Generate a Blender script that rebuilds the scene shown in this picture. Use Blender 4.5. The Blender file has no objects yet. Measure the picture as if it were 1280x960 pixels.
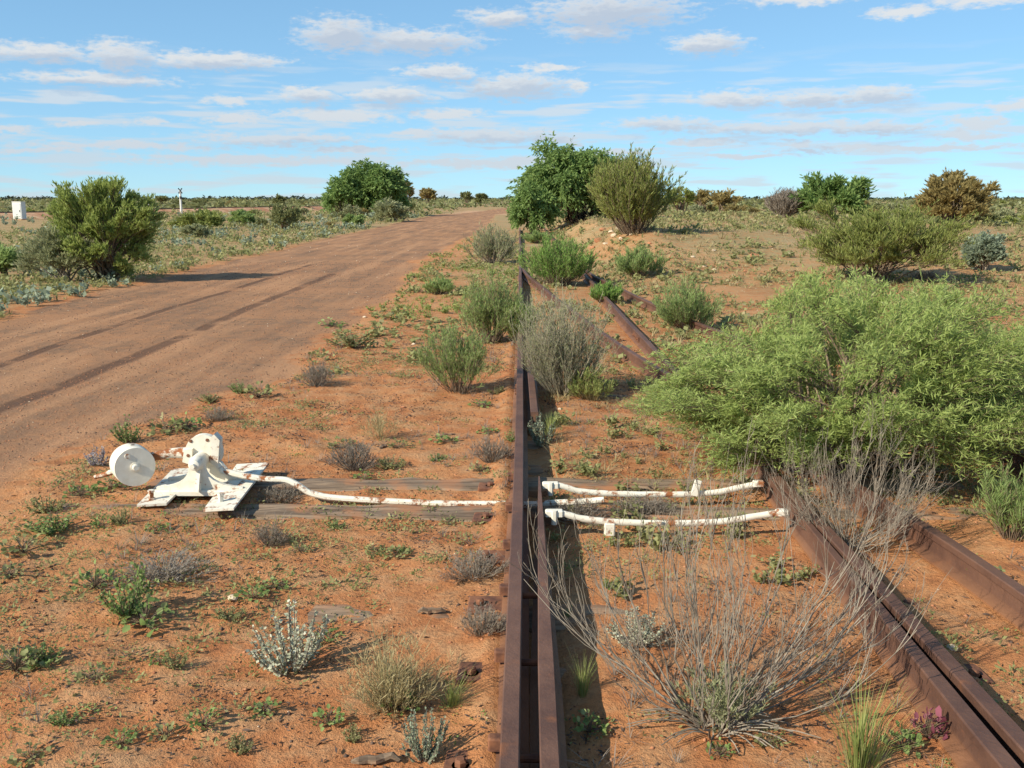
import bpy, math, random
import numpy as np
from mathutils import Vector, Matrix

# ------------------------------------------------------------------ camera
F_PX, IW, IH = 1200.0, 1280.0, 960.0
CAM_Z, HORIZON, VANISH = 1.85, 250.0, 651.0
sc = bpy.context.scene
col = sc.collection
PITCH = math.atan((IH / 2 - HORIZON) / F_PX)
YAW = math.atan((VANISH - IW / 2) * math.cos(PITCH) / F_PX)
cam_d = bpy.data.cameras.new('camera')
cam = bpy.data.objects.new('camera', cam_d); col.objects.link(cam)
cam_d.sensor_width = 36.0
cam_d.lens = 36.0 * F_PX / IW
cam_d.clip_start = 0.05; cam_d.clip_end = 20000
cam.location = (0, 0, CAM_Z)
cam.rotation_euler = (math.pi / 2 - PITCH, 0, YAW)
sc.camera = cam
FW = np.array([-math.sin(YAW) * math.cos(PITCH), math.cos(YAW) * math.cos(PITCH), -math.sin(PITCH)])
RT = np.array([math.cos(YAW), math.sin(YAW), 0.0])
UP = np.cross(RT, FW)
def ray(x, y):
    return FW + RT * (x - IW / 2) / F_PX + UP * (IH / 2 - y) / F_PX

# ------------------------------------------------------------------ light
SUN_EL, SUN_AZ = math.radians(33), math.radians(36)      # light travels +X and a little +Y
sc.view_settings.view_transform = 'Standard'
sc.view_settings.look = 'None'
sc.view_settings.exposure = 0.78
sc.view_settings.gamma = 1.0
sc.view_settings.use_curve_mapping = False
sc.cycles.use_denoising = True
sc.cycles.max_bounces = 6
sc.cycles.transparent_max_bounces = 8
sun_d = bpy.data.lights.new('sun', 'SUN')
sun_d.energy = 4.0; sun_d.angle = math.radians(0.5); sun_d.color = (1.0, 0.92, 0.76)
sun = bpy.data.objects.new('sun', sun_d); col.objects.link(sun)
trav = Vector((math.cos(SUN_EL) * math.cos(SUN_AZ), math.cos(SUN_EL) * math.sin(SUN_AZ), -math.sin(SUN_EL)))
sun.rotation_euler = trav.to_track_quat('-Z', 'Y').to_euler()
sun.location = (-20, -8, 20)

class NT:
    """tiny node-tree helper"""
    def __init__(s, tree): s.t = tree; s.n = tree.nodes; s.l = tree.links
    def new(s, typ, **kw):
        nd = s.n.new(typ)
        for k, v in kw.items(): setattr(nd, k, v)
        return nd
    def put(s, sock, v):
        if isinstance(v, bpy.types.NodeSocket): s.l.new(v, sock)
        elif v is not None: sock.default_value = v
    def math(s, op, a, b=None, c=None, clamp=False):
        nd = s.new('ShaderNodeMath', operation=op); nd.use_clamp = clamp
        s.put(nd.inputs[0], a)
        if b is not None: s.put(nd.inputs[1], b)
        if c is not None: s.put(nd.inputs[2], c)
        return nd.outputs[0]
    def vmath(s, op, a, b=None, out=0):
        nd = s.new('ShaderNodeVectorMath', operation=op)
        s.put(nd.inputs[0], a)
        if b is not None: s.put(nd.inputs[1], b)
        return nd.outputs[out]
    def noise(s, vec, scale, detail=3, rough=0.5, dist=0.0, out='Fac'):
        nd = s.new('ShaderNodeTexNoise')
        if vec is not None: s.put(nd.inputs['Vector'], vec)
        nd.inputs['Scale'].default_value = scale; nd.inputs['Detail'].default_value = detail
        nd.inputs['Roughness'].default_value = rough; nd.inputs['Distortion'].default_value = dist
        return nd.outputs[out]
    def step(s, v, a, b, lo=0.0, hi=1.0):
        nd = s.new('ShaderNodeMapRange', interpolation_type='SMOOTHSTEP')
        s.put(nd.inputs[0], v)
        for i, q in enumerate((a, b, lo, hi)): nd.inputs[i + 1].default_value = q
        return nd.outputs[0]
    def mix(s, f, a, b, typ='MIX'):
        nd = s.new('ShaderNodeMix', data_type='RGBA', blend_type=typ)
        s.put(nd.inputs[0], f); s.put(nd.inputs[6], a); s.put(nd.inputs[7], b)
        return nd.outputs[2]
    def attr(s, name, out='Fac'):
        nd = s.new('ShaderNodeAttribute'); nd.attribute_name = name
        return nd.outputs[out]
    def bump(s, h, strength, dist):
        nd = s.new('ShaderNodeBump'); nd.inputs['Strength'].default_value = strength
        nd.inputs['Distance'].default_value = dist; s.put(nd.inputs['Height'], h)
        return nd.outputs[0]
def C(r, g, b): return (r, g, b, 1.0)

world = bpy.data.worlds.new('World'); sc.world = world; world.use_nodes = True
world.cycles.sampling_method = 'NONE'
w = NT(world.node_tree); w.n.clear()
sky = w.new('ShaderNodeTexSky', sky_type='NISHITA')
sky.sun_disc = False; sky.sun_elevation = SUN_EL
sky.sun_rotation = math.radians(180 + 90 - math.degrees(SUN_AZ))
sky.altitude = 300; sky.air_density = 0.72; sky.dust_density = 0.0; sky.ozone_density = 3.0
SKY_K = 0.13
wdir = w.vmath('NORMALIZE', w.new('ShaderNodeTexCoord').outputs['Generated'])
wsep = w.new('ShaderNodeSeparateXYZ'); w.put(wsep.inputs[0], wdir)
az = w.math('ARCTAN2', wsep.outputs[0], wsep.outputs[1]); el = w.math('ARCSINE', wsep.outputs[2])
comb = w.new('ShaderNodeCombineXYZ'); w.put(comb.inputs[0], az); w.put(comb.inputs[1], el)
nv = w.vmath('MULTIPLY', comb.outputs[0], (34.0, 95.0, 1.0))
nz = w.new('ShaderNodeTexNoise'); w.put(nz.inputs['Vector'], nv)
nz.inputs['Scale'].default_value = 1.0; nz.inputs['Detail'].default_value = 5; nz.inputs['Roughness'].default_value = 0.58
warp = w.vmath('MULTIPLY', w.vmath('SUBTRACT', nz.outputs['Color'], (0.5, 0.5, 0.5)), (0.050, 0.017, 0.0))
p0 = w.vmath('ADD', comb.outputs[0], warp)
p1 = w.vmath('ADD', p0, (-0.006, 0.0075, 0.0))
CLOUDS = [(45,66,110,21),(150,70,84,32),(265,75,170,20),(120,99,170,17),(282,126,64,12),(295,148,96,16),(15,163,60,10),
 (425,43,100,42),(515,52,170,32),(625,22,90,22),(760,14,190,42),(735,38,90,26),(550,90,105,19),(640,108,150,32),(385,120,82,20),
 (485,119,120,20),(420,145,160,18),(555,143,110,14),(718,108,40,18),(615,170,230,20),(350,173,220,16),(885,56,92,26),
 (920,124,130,21),(1015,123,108,23),(1090,118,100,24),(830,156,130,19),(970,160,270,17),(1095,160,130,21),(1000,180,64,13),
 (1215,155,70,22),(1268,132,66,16),(1130,14,76,14),(1230,0,110,16),(1000,-2,130,16),(150,182,260,11),(320,200,380,13),(640,203,420,13),(1130,185,330,10),
 (185,152,58,11),(105,155,64,9),(690,85,74,11),(525,168,90,12),(700,176,90,12),(880,178,100,10),(440,188,130,9),(770,190,130,9),(930,196,140,8),(60,187,120,9),(1210,170,90,12)]
BIG = CLOUDS[:4] + CLOUDS[7:16] + CLOUDS[19:29]
def cloud_field(p, cl):
    acc = None
    for x, y, cw, ch in cl:
        d = ray(x, y); d = d / np.linalg.norm(d)
        a, e = math.atan2(d[0], d[1]), math.asin(d[2])
        q = w.vmath('MULTIPLY', w.vmath('SUBTRACT', p, (a, e, 0.0)), (2 * F_PX / cw, 2 * F_PX / ch, 0.0))
        ln = w.vmath('LENGTH', q, out=1)
        acc = ln if acc is None else w.math('MINIMUM', acc, ln)
    return acc
m0, m1 = cloud_field(p0, CLOUDS), cloud_field(p1, BIG)
fine = w.noise(nv, 2.6, 4, 0.6)
dens = w.step(w.math('ADD', m0, w.math('MULTIPLY', w.math('SUBTRACT', fine, 0.5), 1.9)), 1.30, 0.35, 0.0, 0.84)
# thin streaks low over the horizon, all round
st = w.noise(w.vmath('MULTIPLY', comb.outputs[0], (10.0, 90.0, 1.0)), 1.0, 3, 0.55)
dens = w.math('MAXIMUM', dens, w.math('MULTIPLY', w.step(st, 0.47, 0.63), w.step(el, 0.15, 0.09, 0.0, 0.62)))
# the same broken cloud goes on overhead and all round
inv = w.math('DIVIDE', 1.0, w.math('MAXIMUM', wsep.outputs[2], 0.06))
sv = w.new('ShaderNodeVectorMath', operation='SCALE'); w.put(sv.inputs[0], wdir); w.put(sv.inputs['Scale'], inv)
gen = w.step(w.noise(sv.outputs[0], 1.1, 6, 0.55), 0.54, 0.68, 0.0, 0.9)
outm = w.math('MAXIMUM', w.step(w.math('ABSOLUTE', az), 0.50, 0.62), w.step(el, 0.235, 0.30))
gen = w.math('MULTIPLY', gen, w.math('MULTIPLY', outm, w.step(el, 0.03, 0.12)))
dens = w.math('MAXIMUM', dens, gen)
lit = w.step(w.math('ADD', m1, w.math('MULTIPLY', w.math('SUBTRACT', fine, 0.5), 1.2)), 0.35, 1.25)
lit = w.math('MULTIPLY', lit, w.step(el, 0.03, 0.13, 0.35, 1.0))
ccol = w.mix(lit, C(2.45, 2.70, 3.1), C(3.7, 3.68, 3.6))
gam = w.new('ShaderNodeGamma'); w.put(gam.inputs[0], sky.outputs[0]); gam.inputs[1].default_value = 0.5
skyc = w.mix(1.0, gam.outputs[0], C(.90, 1.36, 1.64), 'MULTIPLY')
bg = w.new('ShaderNodeBackground'); bg.inputs['Strength'].default_value = SKY_K
w.put(bg.inputs['Color'], w.mix(dens, skyc, ccol))
w.l.new(bg.outputs[0], w.new('ShaderNodeOutputWorld').inputs[0])

# ------------------------------------------------------------------ numpy helpers
def hash2(ix, iy, seed):
    h = (ix.astype(np.int64) * 374761393 + iy.astype(np.int64) * 668265263 + seed * 974634777) & 0xFFFFFFFF
    h = ((h ^ (h >> 13)) * 1274126177) & 0xFFFFFFFF
    return ((h ^ (h >> 16)) & 0xFFFFFF) / float(0xFFFFFF)
def vnoise(x, y, seed=0):
    x = np.asarray(x, float); y = np.asarray(y, float)
    ix, iy = np.floor(x), np.floor(y); fx, fy = x - ix, y - iy
    fx = fx * fx * (3 - 2 * fx); fy = fy * fy * (3 - 2 * fy)
    a, b = hash2(ix, iy, seed), hash2(ix + 1, iy, seed)
    c, d = hash2(ix, iy + 1, seed), hash2(ix + 1, iy + 1, seed)
    return (a + (b - a) * fx) * (1 - fy) + (c + (d - c) * fx) * fy - 0.5
def fbm(x, y, freq, octs=3, seed=0, gain=0.5):
    r, amp = 0.0, 1.0
    for o in range(octs):
        r = r + amp * vnoise(x * freq, y * freq, seed + o * 17); freq *= 2.03; amp *= gain
    return r
def S(t):
    t = np.clip(t, 0, 1); return t * t * (3 - 2 * t)
def unit(v): return v / np.maximum(np.linalg.norm(v, axis=-1, keepdims=True), 1e-9)

def mk(name, V, F, mats, parent=None, attrs=None, smooth=None, loc=None, matidx=None):
    """link V, F (list of int arrays n x k) as ONE mesh object"""
    me = bpy.data.meshes.new(name)
    V = np.asarray(V, np.float32).reshape(-1, 3)
    if not isinstance(F, list): F = [F]
    F = [np.asarray(f, np.int32) for f in F if len(f)]
    me.vertices.add(len(V)); me.vertices.foreach_set('co', V.ravel())
    tot = np.concatenate([np.full(len(f), f.shape[1], np.int32) for f in F])
    lp = np.concatenate([f.ravel() for f in F])
    me.loops.add(len(lp)); me.loops.foreach_set('vertex_index', lp)
    me.polygons.add(len(tot))
    me.polygons.foreach_set('loop_start', np.concatenate([[0], np.cumsum(tot)[:-1]]).astype(np.int32))
    if matidx is not None: me.polygons.foreach_set('material_index', np.asarray(matidx, np.int32))
    if smooth is not None: me.polygons.foreach_set('use_smooth', np.full(len(tot), bool(smooth)))
    for k, v in (attrs or {}).items():
        at = me.attributes.new(k, 'FLOAT', 'POINT'); at.data.foreach_set('value', np.asarray(v, np.float32))
    me.update(calc_edges=True); me.validate()
    for m in (mats if isinstance(mats, (list, tuple)) else [mats]): me.materials.append(m)
    return ob(name, me, parent, loc)
def ob(name, me, parent=None, loc=None, rz=0.0):
    o = bpy.data.objects.new(name, me); col.objects.link(o)
    if parent is not None: o.parent = parent
    if loc is not None: o.location = tuple(loc)
    o.rotation_euler[2] = rz
    return o
def tag(o, label, cat, group=None):
    o['label'] = label; o['category'] = cat
    if group: o['group'] = group
    return o
def thing(name, label, cat, loc, group=None, rz=0.0):
    return tag(ob(name, None, None, loc, rz), label, cat, group)
def setting(o, kind='structure'):
    o['kind'] = kind; return o

class MB:
    """collects simple solids, build() links them as one mesh"""
    def __init__(s): s.V = []; s.F = {}; s.n = 0
    def add(s, V, F):
        for f in F: s.F.setdefault(len(f), []).append([i + s.n for i in f])
        s.V.append(np.asarray(V, float).reshape(-1, 3)); s.n += len(s.V[-1])
    def box(s, c, d, M=None, bev=0.0):
        hx, hy, hz = d[0] / 2, d[1] / 2, d[2] / 2
        b = min(bev, hx * .9, hy * .9, hz * .9)
        if b <= 0:
            V = np.array([(x, y, z) for z in (-hz, hz) for y in (-hy, hy) for x in (-hx, hx)])
            F = [(0, 2, 3, 1), (4, 5, 7, 6), (0, 1, 5, 4), (2, 6, 7, 3), (0, 4, 6, 2), (1, 3, 7, 5)]
        else:      # chamfered along z edges and top
            r = lambda e: [(-hx + b, -hy, e), (hx - b, -hy, e), (hx, -hy + b, e), (hx, hy - b, e), (hx - b, hy, e), (-hx + b, hy, e), (-hx, hy - b, e), (-hx, -hy + b, e)]
            q = [(x * (hx - b) / hx, y * (hy - b) / hy, hz) for x, y, z in r(0)]
            V = np.array(r(-hz) + r(hz - b) + q)
            F = [tuple(range(7, -1, -1)), tuple(range(16, 24))]
            for k in (0, 8):
                F += [(k + i, k + (i + 1) % 8, k + 8 + (i + 1) % 8, k + 8 + i) for i in range(8)]
        if M is not None: V = V @ np.array(M.to_3x3()).T
        s.add(V + np.array(c), F)
    def tube(s, pts, rad, sides=8, cap=True, flat=1.0):
        P = np.asarray(pts, float); n = len(P)
        rad = np.full(n, rad, float) if np.isscalar(rad) else np.asarray(rad, float)
        T = unit(np.gradient(P, axis=0)); up = np.array([0, 0, 1.0])
        if abs(T[0] @ up) > .9: up = np.array([1.0, 0, 0])
        V = []
        for i in range(n):
            a = unit(np.cross(T[i], up)); b = np.cross(a, T[i])
            for k in range(sides):
                t = 2 * math.pi * (k + .5) / sides
                V.append(P[i] + rad[i] * (a * math.cos(t) + b * math.sin(t) * flat))
        F = [(i * sides + k, i * sides + (k + 1) % sides, (i + 1) * sides + (k + 1) % sides, (i + 1) * sides + k) for i in range(n - 1) for k in range(sides)]
        if cap: F += [tuple(range(sides - 1, -1, -1)), tuple(range((n - 1) * sides, n * sides))]
        s.add(V, F)
    def lathe(s, prof, axis_o, axis_d, sides=24):
        """prof: (t along axis, radius)"""
        d = unit(np.array(axis_d, float)); up = np.array([0, 0, 1.0]) if abs(d[2]) < .9 else np.array([1.0, 0, 0])
        a = unit(np.cross(d, up)); b = np.cross(d, a); V = []
        for t, r in prof:
            for k in range(sides):
                q = 2 * math.pi * k / sides
                V.append(np.array(axis_o) + d * t + r * (a * math.cos(q) + b * math.sin(q)))
        n = len(prof)
        F = [(i * sides + k, i * sides + (k + 1) % sides, (i + 1) * sides + (k + 1) % sides, (i + 1) * sides + k) for i in range(n - 1) for k in range(sides)]
        F += [tuple(range(sides - 1, -1, -1)), tuple(range((n - 1) * sides, n * sides))]
        s.add(V, F)
    def prism(s, poly, o, ax, ay, dz):
        """polygon (u,v) in the plane ax, ay at o, extruded by vector dz"""
        o, ax, ay, dz = map(lambda q: np.array(q, float), (o, ax, ay, dz)); n = len(poly)
        A = [o + ax * u + ay * v for u, v in poly]
        V = A + [q + dz for q in A]
        F = [tuple(range(n - 1, -1, -1)), tuple(range(n, 2 * n))] + [(i, (i + 1) % n, n + (i + 1) % n, n + i) for i in range(n)]
        s.add(V, F)
    def build(s, name, mat, parent=None, loc=None, smooth=False):
        V = np.concatenate(s.V)
        if loc is not None and parent is None: V = V - np.array(loc)
        o = mk(name, V, [np.array(f) for f in s.F.values()], mat, parent, loc=loc if parent is None else None, smooth=False)
        # outward normals and, where asked, soft shading with crisp edges
        import bmesh
        bm = bmesh.new(); bm.from_mesh(o.data); bmesh.ops.recalc_face_normals(bm, faces=bm.faces[:]); bm.to_mesh(o.data); bm.free()
        if smooth:
            for p in o.data.polygons: p.use_smooth = True
            o.data.set_sharp_from_angle(angle=math.radians(40))
        return o

# ------------------------------------------------------------------ materials
def mat(name):
    m = bpy.data.materials.new(name); m.use_nodes = True
    t = NT(m.node_tree); t.n.clear()
    b = t.new('ShaderNodeBsdfPrincipled'); o = t.new('ShaderNodeOutputMaterial'); t.l.new(b.outputs[0], o.inputs[0])
    b.inputs['Roughness'].default_value = 0.85; b.inputs['Specular IOR Level'].default_value = 0.25
    return m, t, b, o
def objco(t): return t.new('ShaderNodeTexCoord').outputs['Object']
def geoco(t): return t.new('ShaderNodeNewGeometry').outputs['Position']

def foliage(name, c0, c1, c2=None, trans=0.35, rough=0.6):
    m, t, b, o = mat(name)
    c = t.mix(t.step(t.attr('tint'), 0.0, 0.75), c0, c1)
    if c2: c = t.mix(t.step(t.attr('tint'), 0.78, 0.98), c, c2)
    t.put(b.inputs['Base Color'], c); b.inputs['Roughness'].default_value = rough
    tr = t.new('ShaderNodeBsdfTranslucent'); t.put(tr.inputs[0], c)
    mx = t.new('ShaderNodeMixShader'); mx.inputs[0].default_value = trans
    t.l.new(b.outputs[0], mx.inputs[1]); t.l.new(tr.outputs[0], mx.inputs[2]); t.l.new(mx.outputs[0], o.inputs[0])
    return m
def plain(name, c0, c1, scale=12.0, rough=0.85, bump=0.0, stretch=(1, 1, 1)):
    m, t, b, o = mat(name)
    n = t.noise(t.vmath('MULTIPLY', objco(t), stretch), scale, 4, 0.6)
    t.put(b.inputs['Base Color'], t.mix(t.step(n, 0.32, 0.68), c0, c1)); b.inputs['Roughness'].default_value = rough
    if bump: t.put(b.inputs['Normal'], t.bump(n, bump, 0.01))
    return m

M = {}
# red earth, with the gravelled road in the same sheet driven by the vertex attributes
m, t, b, o = mat('earth'); M['earth'] = m
P = geoco(t)
n1, n2, n3, n4 = t.noise(P, 0.55, 4, 0.6), t.noise(P, 5.0, 5, 0.65), t.noise(P, 38.0, 4, 0.7), t.noise(P, 150.0, 3, 0.7)
dirt = t.mix(t.step(n1, 0.35, 0.65), C(.43, .165, .065), C(.52, .235, .098))
dirt = t.mix(t.step(n2, 0.40, 0.70), dirt, C(.49, .270, .135))
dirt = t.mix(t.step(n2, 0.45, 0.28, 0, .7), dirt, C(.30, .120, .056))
far = t.mix(t.step(n1, 0.3, 0.7), C(.27, .245, .120), C(.38, .29, .155))
dirt = t.mix(t.math('MULTIPLY', t.attr('veg'), t.step(n2, 0.35, 0.6, .45, 1.0)), dirt, far)
dirt = t.mix(t.math('MULTIPLY', t.attr('bare'), 0.9), dirt, C(.55, .33, .20))
grav = t.mix(t.step(n1, 0.35, 0.66), C(.225, .140, .088), C(.365, .195, .105))
grav = t.mix(t.step(n2, 0.42, 0.66, 0, .6), grav, C(.42, .205, .098))
strk = t.noise(t.vmath('MULTIPLY', P, (1.9, .16, 1)), 1.0, 4, .6)
grav = t.mix(t.step(strk, .46, .66, 0, .75), grav, C(.47, .255, .135))
grav = t.mix(t.step(strk, .44, .30, 0, .6), grav, C(.165, .105, .072))
peb = t.step(n4, 0.66, 0.74)
grav = t.mix(t.math('MULTIPLY', peb, 0.5), grav, C(.36, .27, .20))
grav = t.mix(t.math('MULTIPLY', t.step(n4, 0.40, 0.30), 0.5), grav, C(.08, .05, .036))
rut = t.math('MAXIMUM', t.step(t.math('ABSOLUTE', t.attr('rut_a')), 0.12, 0.04), t.step(t.math('ABSOLUTE', t.attr('rut_b')), 0.16, 0.05))
rut = t.math('MULTIPLY', rut, t.step(t.noise(P, 1.2, 4), 0.34, 0.50, 0.25, 1.0))
grav = t.mix(t.math('MULTIPLY', rut, 0.8), grav, C(.115, .066, .045))
rmask = t.step(t.math('ADD', t.attr('road'), t.math('MULTIPLY', t.math('ADD', t.math('SUBTRACT', n2, 0.5), t.math('MULTIPLY', t.math('SUBTRACT', t.noise(t.vmath('MULTIPLY', P, (1.6, .8, 1)), 1.0, 3), .5), 2.2)), 0.7)), 0.3, 0.75)
c = t.mix(rmask, dirt, grav)
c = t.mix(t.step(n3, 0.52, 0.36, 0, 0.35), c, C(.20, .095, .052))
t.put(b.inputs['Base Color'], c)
b.inputs['Roughness'].default_value = 0.95; b.inputs['Specular IOR Level'].default_value = 0.1
hgt = t.math('ADD', t.math('MULTIPLY', n2, 0.9), t.math('ADD', t.math('MULTIPLY', n3, 0.55), t.math('MULTIPLY', n4, 0.25)))
hgt = t.math('SUBTRACT', hgt, t.math('MULTIPLY', rut, 0.8))
t.put(b.inputs['Normal'], t.bump(hgt, 0.9, 0.03))

# rust on rails: brown, worn slightly paler on top, ochre dust low down
m, t, b, o = mat('rail_rust'); M['rail'] = m
P = geoco(t); n1, n2 = t.noise(P, 3.0, 5, 0.65), t.noise(P, 60.0, 4, 0.7)
c = t.mix(t.step(n1, 0.35, 0.68), C(.090, .045, .032), C(.145, .074, .049))
c = t.mix(t.step(n2, 0.55, 0.75, 0, .5), c, C(.20, .085, .045))
c = t.mix(t.step(t.noise(P, 7.0, 3), 0.62, 0.78, 0, .6), c, C(.24, .09, .035))
sz = t.new('ShaderNodeSeparateXYZ'); t.put(sz.inputs[0], P)
c = t.mix(t.math('MULTIPLY', t.step(sz.outputs[2], 0.055, 0.0), t.step(n1, .3, .6, .4, 1.)), c, C(.30, .135, .06))
t.put(b.inputs['Base Color'], c); b.inputs['Roughness'].default_value = 0.62
b.inputs['Specular IOR Level'].default_value = 0.35
t.put(b.inputs['Normal'], t.bump(t.math('ADD', n2, t.math('MULTIPLY', t.noise(P, 18.0, 3), .8)), 0.6, 0.006))
M['iron'] = plain('old_iron', C(.09, .043, .032), C(.24, .105, .055), 14, .85, .4)
# white paint, chipped to rust
def chipped(name, lo, hi, sc=9.0):
    m, t, b, o = mat(name); P = objco(t)
    n, k = t.noise(P, sc, 5, 0.65), t.noise(P, 60, 3, 0.6)
    f = t.step(t.math('ADD', n, t.math('MULTIPLY', t.math('SUBTRACT', k, .5), .25)), lo, hi)
    c = t.mix(t.noise(P, 20), C(.80, .77, .68), C(.60, .54, .42))
    c = t.mix(f, c, t.mix(k, C(.36, .13, .045), C(.20, .08, .04)))
    t.put(b.inputs['Base Color'], c); b.inputs['Roughness'].default_value = 0.8; b.inputs['Specular IOR Level'].default_value = 0.12
    t.put(b.inputs['Normal'], t.bump(t.math('ADD', f, t.math('MULTIPLY', k, -.5)), 0.5, -0.004))
    return m
M['white'] = chipped('white_paint', 0.60, 0.72)
M['chip'] = chipped('chipped_white_paint', 0.50, 0.64, 12)
M['rustwhite'] = chipped('mostly_rusted_paint', 0.38, 0.54, 14)
m, t, b, o = mat('weathered_timber'); M['wood'] = m
P = objco(t); n = t.noise(t.vmath('MULTIPLY', P, (1.2, 26, 26)), 1.0, 5, 0.7); k = t.noise(P, 3.5, 4)
c = t.mix(t.step(n, 0.35, 0.65), C(.11, .075, .05), C(.30, .215, .145))
c = t.mix(t.step(k, 0.45, 0.62, 0, .75), c, C(.36, .16, .075))
t.put(b.inputs['Base Color'], c); t.put(b.inputs['Normal'], t.bump(n, 0.8, 0.012))
M['stem'] = plain('brown_stem', C(.14, .10, .07), C(.24, .18, .12), 20)
M['greystem'] = plain('grey_stem', C(.15, .12, .09), C(.32, .275, .215), 9)
M['darkstem'] = plain('dark_stem', C(.06, .045, .035), C(.12, .09, .065), 20)
M['acacia'] = foliage('acacia_leaf', C(0.26, 0.33, 0.085), C(0.38, 0.46, 0.145), C(0.5, 0.52, 0.24), 0.45)
M['broom'] = foliage('broom_leaf', C(0.22, 0.3, 0.09), C(0.33, 0.42, 0.15), C(0.43, 0.46, 0.21), 0.45)
M['broom2'] = foliage('bright_broom_leaf', C(0.17, 0.28, 0.065), C(0.27, 0.41, 0.1), C(0.36, 0.44, 0.16), 0.42)
M['olive'] = foliage('olive_leaf', C(0.19, 0.225, 0.055), C(0.31, 0.345, 0.1), C(0.4, 0.37, 0.16), 0.45)
M['brownish'] = foliage('rusty_olive_leaf', C(0.25, 0.2, 0.075), C(0.39, 0.31, 0.125), C(0.47, 0.35, 0.16), 0.45)
M['greygreen'] = foliage('grey_green_leaf', C(0.24, 0.26, 0.125), C(0.36, 0.37, 0.2), C(0.44, 0.41, 0.27), 0.4)
M['blue'] = foliage('blue_green_leaf', C(.20, .25, .165), C(.30, .35, .24), C(.41, .45, .33))
M['silver'] = foliage('silver_leaf', C(.40, .42, .29), C(.56, .57, .42), C(.68, .66, .52))
M['pepper'] = foliage('pepper_leaf', C(0.135, 0.225, 0.065), C(0.25, 0.355, 0.11), C(0.35, 0.43, 0.17), 0.48)
M['herb'] = foliage('herb_leaf', C(0.16, 0.24, 0.065), C(0.27, 0.36, 0.12), C(0.38, 0.42, 0.18), 0.42)
M['mat'] = foliage('ground_weed_leaf', C(0.22, 0.235, 0.09), C(0.33, 0.33, 0.14), C(0.42, 0.36, 0.19), 0.4)
M['straw'] = foliage('straw', C(.32, .25, .12), C(.46, .38, .20), C(.38, .36, .16))
M['grass'] = foliage('grass_blade', C(.20, .26, .07), C(.34, .38, .12), C(.45, .40, .19))
M['deadfine'] = foliage('dead_fine_twig', C(.15, .12, .10), C(.27, .23, .19), C(.32, .25, .19), trans=.15)
M['litter'] = foliage('dark_litter', C(.045, .032, .026), C(.11, .07, .05), C(.20, .12, .07), trans=0.05)
M['lilac'] = foliage('pale_lilac_leaf', C(.30, .26, .28), C(.46, .42, .44), C(.55, .50, .48))
M['red'] = foliage('red_leaf', C(.15, .04, .06), C(.33, .10, .14), C(.40, .22, .20))
M['feather'] = foliage('feathery_leaf', C(.23, .29, .07), C(.36, .42, .12), C(.44, .43, .18), .48)
M['palestem'] = plain('pale_grey_stem', C(.24, .21, .15), C(.40, .36, .26), 9)
M['scrub'] = foliage('far_scrub_leaf', C(0.16, 0.18, 0.07), C(0.26, 0.27, 0.115), C(0.32, 0.28, 0.16), 0.4)
M['faredge'] = foliage('far_tree_leaf', C(.030, .045, .030), C(.055, .072, .042), None, .15)
M['stone'] = plain('pale_stone', C(.48, .36, .24), C(.66, .54, .40), 30, .9, .4)
M['redstone'] = plain('red_stone', C(.30, .12, .06), C(.48, .23, .12), 30, .9, .4)
M['darkstone'] = plain('dark_stone', C(.07, .05, .04), C(.16, .10, .07), 30, .9, .4)
M['boxwhite'] = plain('cabinet_paint', C(.64, .64, .60), C(.70, .70, .66), 4, .6)
M['dark'] = plain('dark_metal', C(.05, .05, .055), C(.10, .10, .10), 10, .6)
M['ballast'] = plain('pale_ballast', C(.40, .17, .08), C(.58, .36, .21), .6, .95)

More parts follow.
